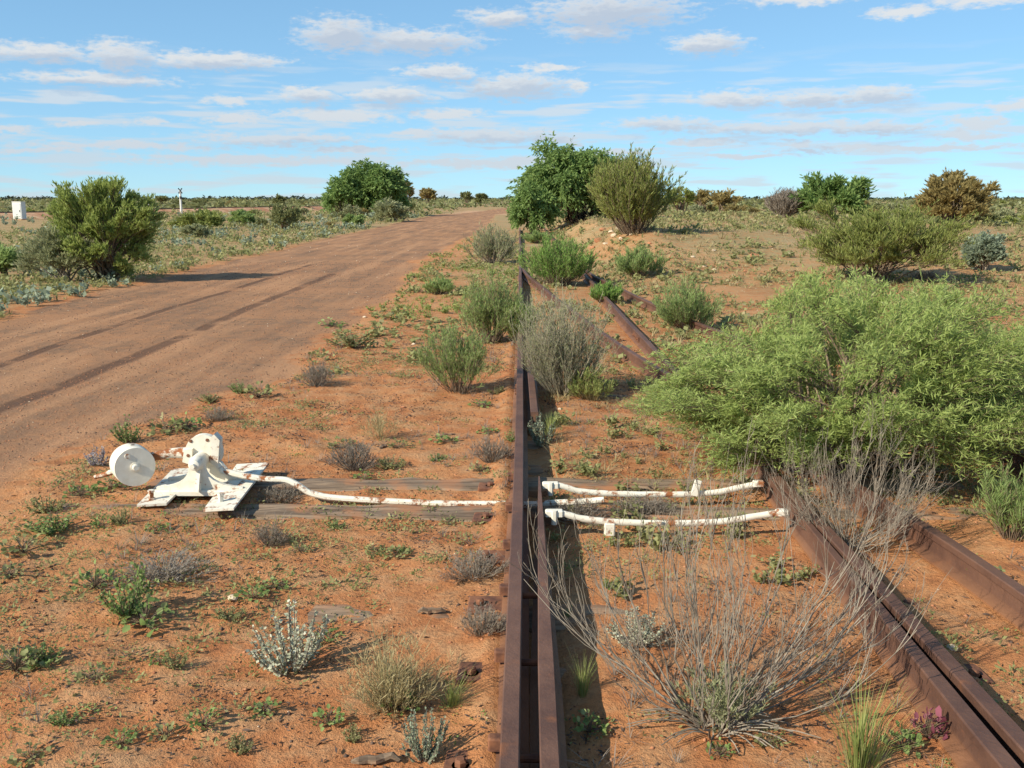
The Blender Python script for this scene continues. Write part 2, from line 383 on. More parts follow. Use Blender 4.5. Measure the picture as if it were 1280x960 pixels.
# ------------------------------------------------------------------ terrain
YR = [-200, 0, 7, 10, 15, 21.5, 30, 45, 57, 90, 127, 170, 210]
XR = [-4, -3.6, -3.3, -2.5, -2.55, -2.75, -3.2, -2.9, -2.4, -2.6, -3.5, 1, 8]
YL = [-200, 0, 15, 18.7, 30, 45, 90, 127, 150, 210]
XL = [-7.6, -7.8, -8.2, -8.6, -8.9, -9.4, -10.2, -10.6, -9, -3]
def roadness(x, y):
    wob = 0.45 * fbm(x, y, 0.6, 3, 5)
    r = S((np.interp(y, YR, XR) - x + wob) / 0.9 + .5) * S((x - np.interp(y, YL, XL) + wob) / 0.7 + .5)
    return r * S((230 - y) / 40)
def terrain(x, y):
    x = np.asarray(x, float); y = np.asarray(y, float)
    near = S((26 - y) / 18)
    h = 0.035 * fbm(x, y, 0.5, 2, 1) + near * (0.046 * fbm(x, y, 2.2, 3, 2) + 0.030 * np.abs(fbm(x, y, 9.0, 2, 3)))
    h += 0.05 * fbm(x, y, 0.12, 2, 4)
    rd = roadness(x, y)
    h = h * (1 - 0.75 * rd) - 0.035 * rd
    # track formation: kept level, hollow between the stock rail and the blade
    trk = S((x + 1.3) / .8) * S((2.9 - x) / .8) * S((26 - y) / 6)
    h = h * (1 - .55 * trk) - 0.004 * trk
    h += near * (.5 + vnoise(x * .5, y * 1.3, 41)) * .055 * (np.exp(-((x + .115) / .07) ** 2) + np.exp(-((x - 1.74) / .08) ** 2)) * S((24 - y) / 4)
    h -= 0.05 * np.exp(-((x - 0.10) / .11) ** 2) * S((15 - y) / 2)
    h -= 0.05 * np.exp(-((y - 5.78) / .09) ** 2) * S((x + 1.75) / .3) * S((.1 - x) / .1)
    # old loading bank to the right of the line
    edge = x - 1.9 - 0.25 * np.sin(y * .7)
    bank = S(edge / 2.2) * S((y - 19 - 0.25 * x) / 12.0) * S((120 - y) / 60) * S((34 - x) / 18)
    h += bank * (0.82 + 0.10 * fbm(x, y, .45, 3, 9))
    # spoil heap lip by the wattle
    h += 0.22 * np.exp(-((x - 3.1) / 1.1) ** 2 - ((y - 30.5) / 3.0) ** 2)
    h += S((y - 60) / 120) * 0.35 * fbm(x, y, .02, 2, 11)
    return h
def tz(x, y): return float(terrain(np.array([x]), np.array([y]))[0])
def ground(px, py):
    """first hit of a photograph pixel's direction with the terrain"""
    d = ray(px, py); ts = np.geomspace(1.8, 900, 4000)
    P = np.array([0, 0, CAM_Z])[None] + ts[:, None] * d[None]
    under = P[:, 2] < terrain(P[:, 0], P[:, 1])
    i = int(np.argmax(under)) if under.any() else len(ts) - 1
    p = P[i].copy(); p[2] = tz(p[0], p[1]); return p
def on_y(px, py, Y):
    d = ray(px, py); return np.array([0, 0, CAM_Z]) + d * (Y / d[1])
def metres(px, p):           # size of px pixels at point p
    return px * float((np.array(p) - np.array([0, 0, CAM_Z])) @ FW) / F_PX

def axis(a, b, st, g, lo, hi):
    mid = np.arange(a, b, st); L, Rr = [mid[0]], [mid[-1]]; s = st
    while L[-1] > lo: s *= g; L.append(L[-1] - s)
    s = st
    while Rr[-1] < hi: s *= g; Rr.append(Rr[-1] + s)
    return np.concatenate([L[:0:-1], mid, Rr[1:]])
gx = axis(-3.9, 3.9, 0.040, 1.06, -4500, 4500)
gy_hi = axis(2.3, 8.0, 0.038, 1.037, 2.29, 5000); gy = np.concatenate([[-220, -90, -40, -18, -9, -5, -3, -1.6, -.6, .2, .9, 1.4, 1.8, 2.05], gy_hi[gy_hi > 2.2]])
GX, GY = np.meshgrid(gx, gy); nx, ny = len(gx), len(gy)
GZ = terrain(GX, GY)
V = np.stack([GX, GY, GZ], -1).reshape(-1, 3)
idx = np.arange(nx * ny).reshape(ny, nx)
Q = np.stack([idx[:-1, :-1], idx[:-1, 1:], idx[1:, 1:], idx[1:, :-1]], -1).reshape(-1, 4)
rd = roadness(GX, GY)
veg = np.maximum(S((GY - 9) / 25) * S((GX + 2.8 + .4 * fbm(GX, GY, .5, 2, 8)) / 2.0) * .9, S((GY - 40) / 30)) 
veg = np.maximum(veg, S((-8.6 - GX) / 1.5)) * (1 - rd)
veg = np.clip(veg * (1.0 + .9 * fbm(GX, GY, .35, 3, 21)), 0, 1)
bare = S((GY - 118) / 12) * S((185 - GY) / 20) * S((GX + 12) / 4) * S((12 - GX) / 8)
RUT_A = np.array([ground(*q)[:2] for q in ((-120, 489), (0, 458), (120, 415), (249, 375), (328, 350))])
RUT_B = np.array([ground(*q)[:2] for q in ((-120, 556), (0, 514), (148, 455), (282, 399), (348, 370))])
def rut(a):
    o = np.argsort(a[:, 1]); d = GX - np.interp(GY, a[o, 1], a[o, 0]) + .10 * fbm(GX * .15, GY, .6, 2, 31)
    return d + np.where((GY > a[:, 1].max() + 6) | (GY < a[:, 1].min() - 3), 5.0, 0.0)
attrs = dict(road=rd.ravel(), veg=veg.ravel(), bare=bare.ravel(), rut_a=rut(RUT_A).ravel(), rut_b=rut(RUT_B).ravel())
isroad = (rd.ravel()[Q].mean(1) > 0.5)
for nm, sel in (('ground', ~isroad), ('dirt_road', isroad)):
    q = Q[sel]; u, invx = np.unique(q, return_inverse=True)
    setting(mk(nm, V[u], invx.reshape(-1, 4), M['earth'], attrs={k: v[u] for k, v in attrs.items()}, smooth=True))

# ------------------------------------------------------------------ rails
RTOP = 0.15
PROF = np.array([(-.062, .0), (.062, .0), (.062, .011), (.011, .028), (.009, .098), (.030, .106), (.032, .136), (.027, .141),
                 (-.027, .141), (-.032, .136), (-.030, .106), (-.009, .098), (-.011, .028), (-.062, .011)])
def rail(name, pts, label, group=None, taper=None, top=RTOP, nseg=40):
    """pts: (x, y) along the head; taper: list of (y, width factor) for a switch blade"""
    pts = np.array(sorted(pts, key=lambda q: q[1])); ys = np.linspace(pts[0, 1], pts[-1, 1], nseg)
    xs = np.interp(ys, pts[:, 1], pts[:, 0])
    if len(pts) > 2:
        for _ in range(6): xs[1:-1] = (xs[:-2] + 2 * xs[1:-1] + xs[2:]) / 4
    k = len(PROF); V = []
    for i, (x, y) in enumerate(zip(xs, ys)):
        wf, side, drop = 1.0, 0.0, 0.0
        if taper:
            wf = np.interp(y, [q[0] for q in taper[0]], [q[1] for q in taper[0]]); side = taper[1] * (1 - wf) * .035
            drop = .012 * max(0, (.35 - wf))
        zz = top - .141 + .004 * math.sin(y * 1.7)
        for px, pz in PROF:
            V.append((x + px * wf + side, y, zz + pz - drop * (pz > .09)))
    V = np.array(V); o = np.array([xs.mean(), ys[0], 0.0])
    F4 = [(i * k + j, i * k + (j + 1) % k, (i + 1) * k + (j + 1) % k, (i + 1) * k + j) for i in range(len(ys) - 1) for j in range(k)]
    caps = np.array([list(range(k - 1, -1, -1)), list(range((len(ys) - 1) * k, len(ys) * k))])
    r = mk(name, V - o, [np.array(F4), caps], M['rail'], loc=o, smooth=False)
    return tag(r, label, 'rail', group), lambda y: float(np.interp(y, ys, xs)), o
A, ax_, ao = rail('stock_rail', [(-.042, 0.3), (-.036, 2.65), (-.018, 4.37), (-.008, 5.7), (-.004, 10.8), (-.01, 24), (-.05, 60)], 'long straight rusty rail with throw rod meeting it, on the bare dirt side', nseg=90)
B, bx_, bo = rail('point_rail', [(.085, 0.4), (.093, 2.65), (.107, 4.37), (.118, 5.82)], 'rusty switch blade tapering to thin point, standing open beside the straight rail', taper=([(0.4, 1), (3.3, 1), (5.3, .42), (5.82, .13)], 0.0))
Cc, cx_, co = rail('guard_rail', [(.097, 12.6), (.094, 10.8), (.115, 7.65)], 'short rusty guard rail alongside the straight rail under the grey bush', nseg=14)
I, ix_, io = rail('stock_rail', [(1.62, 0.3), (1.617, 4.1), (1.60, 6.5), (1.565, 10.2), (1.52, 16), (1.50, 25), (1.46, 60)], 'long rusty rail running under the big light green bush, against the closed blade', nseg=90)
Hh, hx_, ho = rail('point_rail', [(1.49, 0.4), (1.503, 2.66), (1.532, 4.2), (1.558, 5.82)], 'rusty switch blade lying closed against its rail behind the bare twiggy shrub', taper=([(0.4, 1), (3.2, 1), (5.3, .42), (5.82, .13)], 0.0))
D, dx_, do_ = rail('siding_rail', [(.06, 24.6), (.10, 23.0), (.575, 17.6), (1.13, 11.8), (1.41, 9.9), (1.49, 9.35)], 'rusty siding rail crossing towards the frog between grey bush and acacia', nseg=50)
D2, d2_, d2o = rail('siding_rail', [(1.66, 8.3), (2.03, 5.75), (2.17, 4.79), (2.235, 3.97), (2.42, 1.2)], 'rusty siding rail emerging from under the acacia with its web showing', nseg=40)
G, g_, go = rail('siding_rail', [(1.56, 25.2), (1.66, 22.4), (1.89, 19.8), (2.24, 15.7), (2.93, 10.2), (3.42, 6.78), (3.9, 3.4)], 'outermost rusty siding rail reaching the edge of the acacia shade', nseg=60)

# plates, chairs and bolts belong to the rail they hold
def hexbolt(c, d, r, l):
    m_ = MB(); m_.lathe([(0, r), (l * .75, r), (l, r * .72)], c, d, 6); return m_
TIES = [2.89, 3.52, 4.18, 4.78, 5.41, 6.05]
rngp = random.Random(4)
def chair(parent, o, X, Y, side, plate=True):
    if plate:
        mb = MB(); L = .17 if Y < 5.2 else .215
        cx = X + side * (.05 + L / 2)
        mb.box((cx - o[0], Y - o[1], .008), (L, .15, .024), Matrix.Rotation(rngp.uniform(-.06, .06), 3, 'Z'), bev=.006)
        p = mb.build('chair_plate', M['iron'], parent)
        hb = MB(); hb.lathe([(0, .021), (.018, .021), (.026, .014)], (cx + side * .03 - o[0], Y - o[1] - .02, .018), (0, 0, 1), 6)
        hb.lathe([(0, .030), (.004, .030)], (cx + side * .03 - o[0], Y - o[1] - .02, .016), (0, 0, 1), 12)
        hb.build('bolt', M['iron'], p)
    hb = MB(); hb.box((X + side * .052 - o[0], Y + .05 - o[1], .062), (.05, .045, .045), bev=.006)
    hb.build('clip', M['iron'], parent)
for Y in TIES + [2.3]: chair(A, ao, ax_(Y), Y, -1)
for Y in (2.89, 3.52, 4.18, 4.78): chair(I, io, ix_(Y), Y, 1)
for Y in (3.0, 3.75, 4.5): chair(D2, d2o, d2_(Y), Y, 1, plate=False)
for Y in (2.84, 3.5, 4.15):      # spacer bolts between stock rail and blade
    mb = MB(); x0, x1 = ax_(Y) + .01 - ao[0], bx_(Y) - ao[0]
    mb.tube([(x0, Y - ao[1], .065), (x1, Y - ao[1], .065)], .014, 8); mb.build('spacer_bolt', M['iron'], A)
for (r, o, fx, Y, sd) in ((A, ao, ax_, 9.0, -1), (A, ao, ax_, 17.5, 1), (I, io, ix_, 12.6, -1), (D, do_, dx_, 15.2, -1)):
    mb = MB(); mb.box((fx(Y) + sd * .017 - o[0], Y - o[1], .075), (.018, .55, .07), bev=.004)
    fp = mb.build('fishplate', M['iron'], r)
    for k in (-.19, -.07, .07, .19):
        hexbolt((fx(Y) + sd * .026 - o[0], Y + k - o[1], .075), (sd, 0, 0), .016, .02).build('bolt', M['iron'], fp)

# ------------------------------------------------------------------ sleepers
def sleeper(x0, x1, Y, top, wid, yaw, label, group, seed):
    rg = np.random.default_rng(seed); n = 26; L = x1 - x0
    u = np.linspace(-L / 2, L / 2, n); V, F = [], []
    ring = [(-1, -.14), (1, -.14), (1, -.02), (.86, 0), (.3, .004), (-.3, .002), (-.86, 0), (-1, -.02)]
    for i, a in enumerate(u):
        e = 1 - .12 * (i in (0, n - 1))
        for yy, z in ring:
            V.append((a + rg.normal(0, .012), yy * wid / 2 * e + rg.normal(0, .006), z + (rg.normal(0, .006) if z > -.1 else 0)))
    k = len(ring)
    F = np.array([(i * k + j, i * k + (j + 1) % k, (i + 1) * k + (j + 1) % k, (i + 1) * k + j) for i in range(n - 1) for j in range(k)])
    caps = np.array([list(range(k - 1, -1, -1)), list(range((n - 1) * k, n * k))])
    o = mk('sleeper', V, [F, caps], M['wood'], loc=((x0 + x1) / 2, Y, top), smooth=False)
    o.rotation_euler[2] = yaw
    return tag(o, label, 'sleeper', group)
sleeper(-2.85, 2.9, 5.55, .004, .23, -.012, 'long grey timber under the near edge of the white switch stand', None, 1)
sleeper(-2.45, 2.9, 6.12, .012, .23, .006, 'long grey timber running behind the bent white throw rod', None, 2)
Y = 2.27; k = 3
while Y < 24:
    if min(abs(Y - 5.55), abs(Y - 6.12)) > .3:
        sleeper(-.78 - .25 * random.Random(k).random(), 2.35 + (0 if Y < 8 else .2) + .5 * random.Random(k + 9).random(), Y + .02 * math.sin(k * 3), -.034 + .010 * math.sin(k * 2.3), .23, .015 * math.sin(k), 'weathered timber sleeper half buried in red dirt across the rails', 'half buried sleepers under the track', k)
    k += 1; Y += .628

# ------------------------------------------------------------------ switch stand
YS = 5.86
base = np.array([-2.06, YS, 0.03])
ss = thing('switch_stand', 'white cast iron switch stand with round drum weight lying on dirt', 'switch stand', base)
def lp(px, py, Y=YS): return on_y(px, py, Y) - base
# pedestal: two flared cheeks with ribs, on a flat foot
def cheek(y0, th):
    foot_l, foot_r, by = lp(203, 606, YS)[0], lp(309, 606, YS)[0], .045
    bc = lp(252, 574, YS); hubx, hubz = bc[0], bc[2]
    L = []
    for tt in np.linspace(0, 1, 9):
        e = tt ** 2.3; L.append((foot_l + (hubx - .048 - foot_l) * (1 - (1 - tt) ** 2.2), by + .01 + (hubz - by - .01) * (tt ** 1.7)))
    R_ = []
    for tt in np.linspace(0, 1, 9):
        R_.append((foot_r + (hubx + .048 - foot_r) * (1 - (1 - tt) ** 2.2), by + .01 + (hubz - by - .01) * (tt ** 1.7)))
    arc = [(hubx - .048 * math.cos(q), hubz + .048 * math.sin(q)) for q in np.linspace(.3, math.pi - .3, 7)]
    poly = [(foot_l, by - .015)] + L + arc + R_[::-1] + [(foot_r, by - .015)]
    m_ = MB(); m_.prism(poly, (0, y0, 0), (1, 0, 0), (0, 0, 1), (0, th, 0)); return m_, hubx, hubz, foot_l, foot_r
mb, HX, HZ, FL, FR = cheek(-.10, .028); ped = mb.build('pedestal', M['white'], ss)
mb, *_ = cheek(.10, .028); mb.build('pedestal', M['white'], ss)
mb = MB(); mb.box(((FL + FR) / 2, .014, .026), (FR - FL + .02, .30, .034), bev=.008); ft = mb.build('foot_flange', M['white'], ss)
mb = MB()                                             # centre rib, wider low down
mb.prism([(-.10 - .075, .045), (-.10, .045), (-.10, HZ - .035), (-.10 - .02, HZ - .035)], (HX + .004, 0, 0), (0, 1, 0), (0, 0, 1), (.024, 0, 0))
mb.build('rib', M['white'], ped)
mb = MB(); mb.lathe([(-.155, .026), (-.150, .034), (-.10, .048), (.13, .048), (.15, .03)], (HX, 0, HZ), (0, 1, 0), 20); hub = mb.build('axle_boss', M['white'], ss, smooth=True)
mb = MB(); mb.lathe([(-.18, .014), (-.15, .016)], (HX, 0, HZ), (0, 1, 0), 10); mb.build('axle_end', M['chip'], hub)
# rocker disc between the cheeks, with bolt holes and a raised lug
mb = MB(); cz = lp(253, 566)[2]; cx = HX + .012
poly = [(cx + .115 * math.cos(q), cz + .115 * math.sin(q)) for q in np.linspace(-.5, math.pi + .45, 20)]
mb.prism(poly, (0, .005, 0), (1, 0, 0), (0, 0, 1), (0, .05, 0))
mb.prism([(cx - .128, cz - .055), (cx - .07, cz - .075), (cx - .06, cz + .03), (cx - .112, cz + .022)], (0, -.022, 0), (1, 0, 0), (0, 0, 1), (0, .03, 0))
rk = mb.build('rocker', M['white'], ss)
mb = MB(); mb.prism([(cx + .06, cz - .02), (cx + .10, cz - .06), (cx + .118, cz + .09), (cx + .085, cz + .128), (cx + .062, cz + .10)], (0, -.03, 0), (1, 0, 0), (0, 0, 1), (0, .07, 0)); mb.build('stop_lug', M['chip'], rk)
for hx2, hz2 in ((cx - .088, cz - .012), (cx - .075, cz + .075), (cx + .03, cz + .082)):
    hexbolt((hx2, -.0215 if hx2 < cx - .08 else .0045, hz2), (0, -1, 0), .011, .006).build('bolt', M['iron'], rk)
# weight: drum with nut, lever through it
dc = lp(167, 582, YS - .05)
dd = np.array([0.53, -0.84, 0.05]); dd = dd / np.linalg.norm(dd)
mb = MB(); r0 = metres(24.5, on_y(167, 582, YS))
mb.lathe([(-.165, r0 * .95), (-.155, r0), (.0, r0), (.012, r0 * .975)], dc + dd * .04, dd, 40); drum = mb.build('drum_weight', M['white'], ss, smooth=True)
mb = MB(); mb.lathe([(0, .030), (.012, .030), (.013, .021), (.034, .021), (.038, .015)], dc + dd * .046, dd, 14); mb.build('nut', M['white'], drum)
mb = MB(); mb.lathe([(0, .017), (.007, .015)], dc + dd * .046 + np.array([-.035, -.022, .075]), dd, 12); mb.build('filler_plug', M['chip'], drum)
tq = dc - dd * .05 + np.array([.012, .0, r0 - .003])
mb = MB(); mb.lathe([(0, .012), (.005, .012)], tq, (0.04, 0, 1), 12); mb.build('filler_hole', M['darkstem'], drum)
h0 = np.array([cx - .10, .03, cz - .015])
mb = MB(); pts = [dc + dd * -.06 + np.array([.05, 0, .03]), dc + np.array([.20, .10, .055]), dc + np.array([.30, .09, .062]), h0]
mb.tube(pts, [.024, .026, .030, .030], 8, flat=1.2); mb.build('lever_arm', M['rustwhite'], ss, smooth=True)
mb = MB(); mb.tube([dc + dd * -.06 + np.array([-.08, 0, -.035]), dc + np.array([-.21, .07, -.075]), dc + np.array([-.29, .08, -.10])], [.022, .018, .014], 8); mb.build('lever_tail', M['rustwhite'], ss, smooth=True)
mb = MB(); mb.tube([np.array([cx + .03, .03, cz - .03]), np.array([cx + .09, .03, cz - .09]), lp(281, 589, YS)], [.034, .030, .026], 8); mb.build('crank_arm', M['chip'], ss, smooth=True)
# slanted foot plates across the timbers
def plate(pix, z, th, m_, bolt=None):
    P = []
    for q, zz in zip(pix, z):
        d = ray(*q); P.append(np.array([0, 0, CAM_Z]) + d * ((zz - CAM_Z) / d[2]) - base)
    P = np.array(P); mb = MB(); mb.add(np.concatenate([P, P - np.array([0, 0, th])]), [(0, 1, 2, 3), (7, 6, 5, 4)] + [(i, i + 4, (i + 1) % 4 + 4, (i + 1) % 4) for i in range(4)])
    p = mb.build('tie_plate', m_, ss)
    if bolt is not None:
        d = ray(*bolt); c = np.array([0, 0, CAM_Z]) + d * ((z[0] - .004 - CAM_Z) / d[2]) - base
        hb = MB(); hb.lathe([(0, .026), (.012, .026), (.013, .016), (.05, .016), (.052, .022), (.064, .020)], c, (0.05, 0, 1), 6); hb.build('bolt', M['chip'], p)
plate([(171, 631), (208, 629), (253, 584), (216, 586)], (.050, .050, .052, .052), .014, M['chip'], (189, 625))
plate([(254, 637), (292, 635), (336, 578), (296, 580)], (.062, .075, .085, .052), .014, M['chip'], (276, 629))

# throw rod: flat bar from the stand, kinked down to the rail
def polyrod(name, pts, rad, m_, label, cat, loc, flat=1.0, smooth_n=5):
    P = np.array(pts); tt = np.linspace(0, len(P) - 1, (len(P) - 1) * smooth_n + 1)
    Qp = np.stack([np.interp(tt, np.arange(len(P)), P[:, i]) for i in range(3)], -1)
    for _ in range(2): Qp[1:-1] = (Qp[:-2] + 2 * Qp[1:-1] + Qp[2:]) / 4
    mb = MB(); mb.tube(Qp, rad, 8, flat=flat); o = mb.build(name, m_, loc=loc, smooth=True); return tag(o, label, cat), np.array(loc)
pr = [on_y(277, 588, YS), on_y(300, 594, YS - .01), on_y(330, 599, YS - .02), on_y(358, 599.5, YS - .03), on_y(372, 606, YS - .04), on_y(386, 616, YS - .05), on_y(410, 622, YS - .06), on_y(470, 626, YS - .07), on_y(560, 630, YS - .09), on_y(637, 630, YS - .09)]
rod, rl = polyrod('throw_rod', pr, .020, M['chip'], 'kinked white throw rod running from the switch stand to the rail', 'rod', tuple(pr[4]))
mb = MB(); mb.tube([on_y(632, 630, YS - .09) - rl, on_y(648, 630, YS - .09) - rl], .034, 6); mb.build('rod_end', M['iron'], rod)
def tie_rod(pix, Y, label):
    P = [on_y(px, py, Y) for px, py in pix]
    o, l = polyrod('tie_rod', P, .0140 * (1 + .05 * np.sin(np.arange(41) * 1.9)), M['chip'], label, 'tie rod', tuple(P[len(P) // 2]), flat=1.3)
    mb = MB(); e = P[0] - l
    mb.box(e + np.array([.03, 0, 0]), (.10, .045, .036), bev=.006); br = mb.build('bracket', M['white'], o)
    mb = MB(); mb.tube([e + np.array([.03, -.02, -.06]), e + np.array([.03, -.02, .02])], .017, 6); mb.build('bolt', M['white'], br)
    mb = MB(); mb.box(P[-1] - l + np.array([-.02, 0, 0]), (.07, .045, .034), bev=.008); mb.build('bracket', M['chip'], o)
    return o, l
t1, l1 = tie_rod([(682, 606), (702, 607), (722, 614), (760, 617), (810, 618), (860, 618), (900, 615), (925, 609), (952, 604)], 5.66, 'white tie rod with upright metal tab between the two switch blades')
mb = MB(); tb = on_y(869, 616, 5.66) - l1; mb.box(tb + np.array([.0, -.03, .04]), (.045, .012, .10), Matrix.Rotation(.25, 3, 'Y'), bev=.003); mb.build('tab', M['white'], t1)
t2, l2 = tie_rod([(686, 641), (705, 642), (725, 648), (760, 652), (810, 654), (860, 654), (905, 652), (945, 645), (982, 640)], 5.12, 'white tie rod with a small stop block under it and no tab')
mb = MB(); bb = on_y(762, 656, 5.12) - l2; mb.box(bb + np.array([0, 0, -.02]), (.06, .05, .07), bev=.006); mb.build('stop_block', M['chip'], t2)
p_ = [on_y(640, 632, 5.55), on_y(690, 629, 5.52), on_y(730, 627, 5.5), on_y(755, 625, 5.48)]
polyrod('drive_rod', p_, .020, M['chip'], 'short chipped white drive rod end between the two tie rods', 'rod', tuple(p_[3]))

# ------------------------------------------------------------------ plants: generators
def tubes(P, R, sides=3):
    """P (n,k,3) curves, R (n,k) radii -> verts, quads"""
    n, k, _ = P.shape
    if n == 0: return np.zeros((0, 3)), np.zeros((0, 4), int)
    T = unit(np.gradient(P, axis=1)); up = np.zeros_like(T); up[..., 0] = .31; up[..., 1] = .95
    a = unit(np.cross(T, up)); b = np.cross(T, a)
    ang = 2 * np.pi * np.arange(sides) / sides
    V = P[:, :, None] + R[:, :, None, None] * (a[:, :, None] * np.cos(ang)[None, None, :, None] + b[:, :, None] * np.sin(ang)[None, None, :, None])
    i = np.arange(n * k * sides).reshape(n, k, sides)
    F = np.stack([i[:, :-1], np.roll(i, -1, 2)[:, :-1], np.roll(i, -1, 2)[:, 1:], i[:, 1:]], -1).reshape(-1, 4)
    return V.reshape(-1, 3), F
def bez(p0, p1, p2, k):
    t = np.linspace(0, 1, k)[None, :, None]
    return p0[:, None] * (1 - t) ** 2 + 2 * p1[:, None] * t * (1 - t) + p2[:, None] * t ** 2
def leaves(P, Dr, L, W, rng, wide=0.45, roll=None):
    n = len(P); Dr = unit(Dr)
    s = unit(np.cross(Dr, unit(rng.normal(size=(n, 3))) if roll is None else roll)) * (W / 2)[:, None]
    m_ = P + Dr * (L * wide)[:, None]
    V = np.stack([P, m_ + s, P + Dr * L[:, None], m_ - s], 1).reshape(-1, 3)
    F = np.arange(4 * n).reshape(n, 4)
    return V, F, np.repeat(np.clip(rng.random(n), 0, 1), 4)
def cat(parts):
    V, F, Tn, o = [], [], [], 0
    for p in parts:
        V.append(p[0]); F.append(p[1] + o); o += len(p[0])
        Tn.append(p[2] if len(p) > 2 else np.full(len(p[0]), .5))
    return np.concatenate(V), np.concatenate(F), np.concatenate(Tn)
def sphere_dirs(n, rng, zmin=-1.0):
    z = rng.uniform(zmin, 1, n); a = rng.uniform(0, 2 * np.pi, n); r = np.sqrt(1 - z * z)
    return np.stack([r * np.cos(a), r * np.sin(a), z], -1)

def fit(st, lv, Wd, Ht):
    """stretch a bush so that its foliage spans Wd x Ht"""
    q = lv[0]; lo, hi = np.percentile(q[:, 0], [.35, 99.65]); zt = np.percentile(q[:, 2], 99.85)
    kx, kz = Wd / (hi - lo), Ht / zt; c0 = (lo + hi) / 2
    out = []
    for g in (st, lv):
        V = g[0].copy(); f = np.clip(V[:, 2] / (.3 * Ht), 0, 1)
        V[:, 0] = (V[:, 0] - c0 * f) * kx; V[:, 1] *= kx; V[:, 2] *= np.where(V[:, 2] > 0, kz, 1)
        out.append((V, g[1], g[2]))
    return out[0], out[1]
def crown(seed, Wd, Ht, lobes=16, twigs=60, per=12, leaf=(.08, .01), cz=.55, rz=.48, lobe_r=.34, zmin=-.5, along=.7, upb=.25,
          rnd=.6, droop=0.0, stem_r=.012, base_spread=.05, depth=1.0, ragged=.35, t0=.25, fill=.45):
    """bush of Wd x Ht metres: branches to lobes, twigs round each lobe, leaves along each twig"""
    rng = np.random.default_rng(seed)
    rad = np.array([Wd / 2, Wd / 2 * depth, Ht * rz])
    z_ = 1 - (1 - zmin) * (np.arange(lobes) + .5) / lobes; a_ = 2.39996 * np.arange(lobes) + rng.uniform(0, 6.28)
    hr = np.where(z_ > 0, np.sqrt(1 - z_ * z_), (1 - z_ * z_) ** .28)
    d = np.stack([hr * np.cos(a_), hr * np.sin(a_), z_], -1) + rng.normal(size=(lobes, 3)) * .9 / math.sqrt(lobes)
    d /= np.maximum(1, np.linalg.norm(d[:, :2], axis=1, keepdims=True))
    lr = lobe_r * rng.uniform(.7, 1.25, lobes)
    cen = d * (rng.uniform(fill, 1.0, lobes) * (1 - lr * .75))[:, None] * rad + np.array([0, 0, Ht * cz])
    cen[:, 2] = np.maximum(cen[:, 2], Ht * .08)
    p0 = rng.normal(size=(lobes, 3)) * np.array([base_spread * Wd, base_spread * Wd, 0]); p0[:, 2] = -.03
    p1 = p0 * .6 + cen * np.array([.28, .28, .6]) + rng.normal(size=(lobes, 3)) * .05 * Wd
    Bp = bez(p0, p1, cen, 7)
    Br = stem_r * (np.linspace(1, .35, 7)[None] * rng.uniform(.6, 1.2, lobes)[:, None])
    li = np.repeat(np.arange(lobes), twigs); n = len(li)
    tt = rng.uniform(.55, 1, n); k0 = np.minimum((tt * 6).astype(int), 5); fr = (tt * 6 - k0)[:, None]
    s0 = Bp[li, k0] * (1 - fr) + Bp[li, k0 + 1] * fr
    outw = unit(cen[li] - np.array([0, 0, Ht * .25]))
    dirs = unit(sphere_dirs(n, rng) + outw * .55 + np.array([0, 0, upb]))
    e0 = cen[li] + dirs * (lr[li] * rng.uniform(.45, 1.0 + ragged * rng.random(n), n))[:, None] * (rad * np.array([1, 1, 1.0])).mean()
    e0[:, 2] = np.maximum(e0[:, 2], .02 * Ht)
    mid = (s0 + e0) / 2 + np.array([0, 0, 1]) * (.05 * Ht * (1 if droop == 0 else 2.5)) * rng.random(n)[:, None]
    if droop: e0[:, 2] -= droop * Ht * rng.random(n); e0[:, 2] = np.maximum(e0[:, 2], .02 * Ht)
    Tp = bez(s0, mid, e0, 5)
    Tr = np.maximum(stem_r * .16, .0012) * np.linspace(1, .4, 5)[None] * np.ones((n, 1))
    stems = cat([tubes(Bp, Br, 5), tubes(Tp[::2, ::2], Tr[::2, ::2], 3)])
    ti = np.repeat(np.arange(n), per); m_ = len(ti)
    lt = t0 + (1.02 - t0) * rng.random(m_); k1 = np.minimum((lt * 4).astype(int), 3); f1 = (lt * 4 - k1)[:, None]
    lpnt = Tp[ti, k1] * (1 - f1) + Tp[ti, k1 + 1] * f1
    tg = unit(Tp[ti, k1 + 1] - Tp[ti, k1])
    ld = along * tg + rnd * sphere_dirs(m_, rng) + np.array([0, 0, upb - droop * 1.6])
    L = leaf[0] * rng.uniform(.6, 1.3, m_); W = leaf[1] * rng.uniform(.7, 1.3, m_)
    lv = leaves(lpnt, ld, L, W, rng)
    # leaf tone: its own, partly shared along a twig and a lobe
    tint = np.clip(.45 * rng.random(m_) + .3 * rng.random(n)[ti] + .25 * rng.random(lobes)[li][ti], 0, 1)
    return fit(stems, (lv[0], lv[1], np.repeat(tint, 4)), Wd, Ht)

